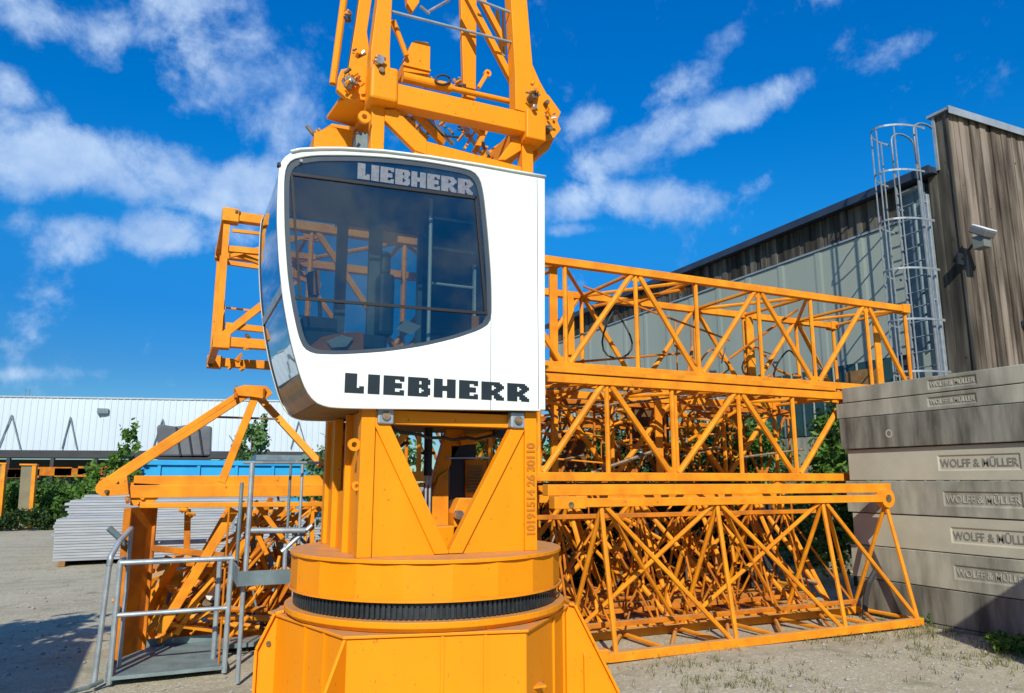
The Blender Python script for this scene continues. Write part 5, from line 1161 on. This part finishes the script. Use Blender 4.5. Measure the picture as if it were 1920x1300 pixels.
# hall far behind at left
HL = thing('white_hall', 'long white corrugated hall with a dark canopy, far behind at left', 'building', tuple(at(0, 900, Z=0.01) * 0 + Vector((0, 55, 0))))
ZH = 8.2
w0 = at(-120, 743, Z=ZH); w1 = at(760, 757, Z=ZH); dirw = (w1 - w0); dirw.z = 0; Lw = dirw.length; dirw.normalize(); nw = Vector((dirw.y, -dirw.x, 0))
zbw = at(0, 846, Y=at(0, 743, Z=ZH).y).z
b = MB(); N_ = int(Lw / .5); V = []
for i in range(N_ * 4 + 1):
    k = i % 4; d_ = (0, 0, .035, .035)[k]; s_ = (i // 4) * .5 + (0, .3, .34, .46)[k]; q_ = w0 + dirw * s_ + nw * d_; V.append(q_)
b.add([(q_.x, q_.y, zbw) for q_ in V] + [(q_.x, q_.y, ZH) for q_ in V], [(i, i + 1, len(V) + i + 1, len(V) + i) for i in range(len(V) - 1)]); b.build('wall_cladding', HALL, HL)
def wallbox(name, s0, s1, o0, o1, z0, z1, m, par=HL):
    b = MB(); P_ = [w0 + dirw * s + nw * o for s, o in ((s0, o0), (s1, o0), (s1, o1), (s0, o1))]
    b.add([(q.x, q.y, z0) for q in P_] + [(q.x, q.y, z1) for q in P_], [(0, 3, 2, 1), (4, 5, 6, 7), (0, 1, 5, 4), (1, 2, 6, 5), (2, 3, 7, 6), (3, 0, 4, 7)]); return b.build(name, m, par)
wallbox('roof', 0, Lw, -30, -.02, ZH - .3, ZH - .02, HALL); wallbox('roof_trim', 0, Lw, -.02, .1, ZH, ZH + .12, GALV)
wallbox('canopy', 0, Lw, .0, 3.0, zbw - .55, zbw, DARK); wallbox('recess_wall', 0, Lw, -3, -2.6, 0, zbw - .56, DARK)
for i in range(12): wallbox('canopy_post', Lw * (i + .3) / 12, Lw * (i + .3) / 12 + .25, 2.7, 2.95, 0, zbw - .551, DARK)
def on_wall(u, v, off=.15):
    r = ray(u, v); c0 = Vector((0, 0, CZ)); w_ = w0 + nw * off; t = (w_ - c0).dot(nw) / r.dot(nw); return c0 + r * t
for (ua, va, uc) in ((22, 778, (-4, 38)), (132, 782, (116, 144)), (305, 786, (286, 318)), (560, 790, (545, 575))):
    for u_ in uc:
        b = MB(); b.tube(on_wall(ua, va), on_wall(u_, 842), .05, 6); b.build('stay_rod', GALVD, HL)
b = MB(); q_ = on_wall(193, 771, .2); b.box(q_.x - .4, q_.x + .4, q_.y - .2, q_.y + .2, q_.z - .2, q_.z + .2); b.build('wall_vent', GALVD, HL)
for u_ in (47, 55): b = MB(); q_ = on_wall(u_, 742, -.5); b.tube(q_, q_ + Vector((0, 0, .55)), .03, 6); b.build('mast', GALVD, HL)
# hedge and low orange machinery at the far left
def hedge(name, label, u0, u1, D, h, n, seed, m=LEAF, wid=1.2):
    a = at(u0, 960, Y=D); c = at(u1, 960, Y=D); t = thing(name, label, 'hedge', (a.x, D, 0)); L_ = c.x - a.x; k = max(3, int(L_ / .9))
    leaves_obj('foliage', [(a.x + L_ * (i + .5) / k, D + .2 * math.sin(i * 2), h * (.46 + .06 * math.sin(i * 1.7)), L_ / k * .9, wid * .6, h * .62) for i in range(k)], n, .085, m, t, seed)
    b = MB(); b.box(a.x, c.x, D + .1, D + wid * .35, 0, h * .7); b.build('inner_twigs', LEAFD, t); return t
hedge('hedge', 'clipped green hedge along the far edge of the yard at left', -60, 200, 32.8, 1.6, 9000, 11)
b = MB(); a_ = at(-60, 940, Y=30.2); c_ = at(120, 940, Y=30.2)
t = thing('shrub_row', 'low shaded strip of edging plants below the hedge', 'shrub row', (a_.x, 30.3, 0)); leaves_obj('foliage', [(a_.x + (c_.x - a_.x) * (i + .5) / 7, 30.3, .35, .55, .35, .45) for i in range(7)], 2500, .07, LEAFD, t, 12)
for i, (u0, u1, va, vb, Y, sk) in enumerate(((40, 68, 873, 955, 31.0, -5), (-18, 11, 871, 940, 31.0, -4))):
    pl_ = thing('orange_column', ['orange steel column standing tilted before the hedge at far left', 'orange steel column cut by the left photo edge'][i], 'column', (at(u0, vb, Y=Y).x, Y, 0))
    A_ = at(u0, va, Y=Y); B_ = at(u1, va, Y=Y); C_ = at(u1 + sk, vb, Y=Y); D_ = at(u0 + sk, vb, Y=Y)
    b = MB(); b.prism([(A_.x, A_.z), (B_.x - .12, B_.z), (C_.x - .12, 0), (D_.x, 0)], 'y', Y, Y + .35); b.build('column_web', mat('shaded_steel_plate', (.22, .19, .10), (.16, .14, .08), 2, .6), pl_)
    b = MB(); b.prism([(B_.x - .115, B_.z), (B_.x, B_.z), (C_.x, 0), (C_.x - .115, 0)], 'y', Y - .05, Y + .4); b.build('column_flange', ORG2, pl_); b = MB(); b.box(A_.x - .05, B_.x + .02, Y - .06, Y + .42, A_.z + .005, A_.z + .06); b.build('cap_plate', ORG2, pl_)
for i in range(5):
    a_ = at(-30 + i * 44, 884 + g2.uniform(-3, 3), Y=36); b = MB(); b.box(a_.x, a_.x + g2.uniform(1.0, 1.5), 36, 36.4, a_.z - .2, a_.z + .15); single('orange_girder', 'orange girder piled behind the hedge', 'girder', b, ORG3, 'orange girders behind the hedge')
for i in range(4):
    a_ = at(-20 + i * 50, 860, Y=46); plant('dark_shrub', 'dark shrub in front of the white hall', 'shrub', a_.x, 46, [(0, 0, .9, 1.7, 1, .9)], 900, .16, LEAFD, 1.4, 'dark shrubs before the white hall', 40 + i)
# birch-like bush and trees at left
q_ = at(195, 900, Y=21.0)
plant('young_tree', 'bushy young green tree left of the boom foot, before the white hall', 'tree', q_.x, 21.0, [(0, 0, 1.5, .55, .5, .65), (.35, .1, 2.0, .42, .4, .5), (.5, 0, 2.6, .25, .25, .4), (-.3, 0, 1.1, .4, .4, .6), (.55, 0, 3.1, .09, .09, .25), (.3, 0, .9, .4, .4, .5)], 3600, .075, LEAF, 1.9, seed=21)
q_ = at(470, 860, Y=24.0)
plant('young_tree', 'slim light green tree seen between the A-frame legs', 'tree', q_.x, 24, [(0, 0, 2.6, .5, .4, .8), (.15, 0, 3.3, .3, .3, .6), (-.2, 0, 2.0, .6, .4, .6)], 2600, .08, LEAFL, 3.2, seed=22)
q_ = at(590, 840, Y=20.0)
plant('young_tree', 'yellow green shrub tree half hidden behind the crane column', 'tree', q_.x + .3, 20, [(0, 0, 1.7, .7, .6, .9), (.4, 0, 2.3, .4, .4, .6)], 2200, .08, LEAFL, 2.6, seed=23)
# bushes behind the lattice stack
for i, (u, Y, zc, w, h, m_, n) in enumerate(((700, 13.5, 1.4, .8, 1.2, LEAFL, 2600), (900, 13.0, 1.5, .8, 1.3, LEAF, 3000), (1060, 12.6, 1.3, .8, 1.2, LEAF, 3400), (1160, 12.6, 1.4, .9, 1.3, LEAFD, 3400), (1290, 12.2, 1.3, .9, 1.3, LEAF, 3600), (1400, 12.0, 1.4, .9, 1.4, LEAFL, 3400), (1530, 11.6, 1.3, .9, 1.3, LEAF, 3000))):
    q_ = at(u, 900, Y=Y)
    plant('bush', ['pale green bush behind the crane column, left part', 'green bush behind the crane column, right part', 'green bush behind the lattice stack nearest the crane', 'dark green bush second behind the lattice stack', 'mid green bush behind the middle of the lattice stack', 'bright green bush behind the lattice stack near the wall', 'green bush at the wall end behind the lattice stack'][i],
          'bush', q_.x, Y, [(0, 0, zc * .6, w * 1.2, .7, h * .75), (.3, .1, zc * 1.45, w * .9, .6, h * .7)], int(n * 1.7), .065, m_, 1.8, 'bushes behind the lattice stack', 60 + i, r=.03)
plant('bush', 'tall green bush in the corner behind the wall end of the lattice stack', 'bush', 9.3, 10.9, [(0, 0, 1.2, 1.0, .7, 1.0), (.1, .1, 2.3, .9, .6, .65)], 6500, .065, LEAF, 2.4, 'bushes behind the lattice stack', 71, r=.03)
plant('bush', 'leafy green bush squeezed between the concrete wall and the long hall', 'bush', 10.4, 9.1, [(0, 0, 1.2, .8, .5, 1.0), (.1, .1, 2.2, .75, .45, .75)], 6000, .06, LEAF, 2.4, 'bushes behind the lattice stack', 72, r=.03)
for i, (x_, y_, w_, h_, n_) in enumerate(((4.3, 9.6, .8, .55, 3000), (5.6, 9.9, .9, .6, 3200), (7.0, 9.6, .9, .6, 3000), (8.2, 9.2, .5, .55, 1800), (5.0, 10.9, 1.2, .9, 3500), (7.3, 10.9, 1.3, .9, 3500))):
    plant('bramble', ['dark bramble grown through the bottom tier near the crane base', 'dark bramble low in the middle of the bottom tier', 'dark bramble low in the bottom tier near the wall', 'small dark bramble against the foot of the concrete wall', 'dark bramble deep behind the bottom tier, crane side', 'dark bramble deep behind the bottom tier, wall side'][i],
          'bramble', x_, y_, [(0, 0, .6, w_, .45, h_), (.2, 0, 1.0, w_ * .7, .4, h_ * .6)], n_, .05, BRMB, 1.1, 'brambles in the bottom tier', 90 + i, r=.02)
# unseen things added outside the frame at left to throw shadow into it
SC_ = thing('shadow_container', 'unseen grey container added to cast the ground shadow at left', 'container', (-4.2, 2.2, 0))
b = MB(); b.box(-6.8, -2.42, 3.3, 5.6, .12, 2.85); b.build('container_body', GALVD, SC_, bevel=.02)
plant('shadow_tree', 'unseen leafy tree added to break up the ground shadow edge', 'tree', -3.3, 5.9, [(0, 0, 2.9, .75, .8, .75), (.3, .2, 2.2, .4, .5, .4)], 2500, .09, LEAF, 2.8, seed=77)
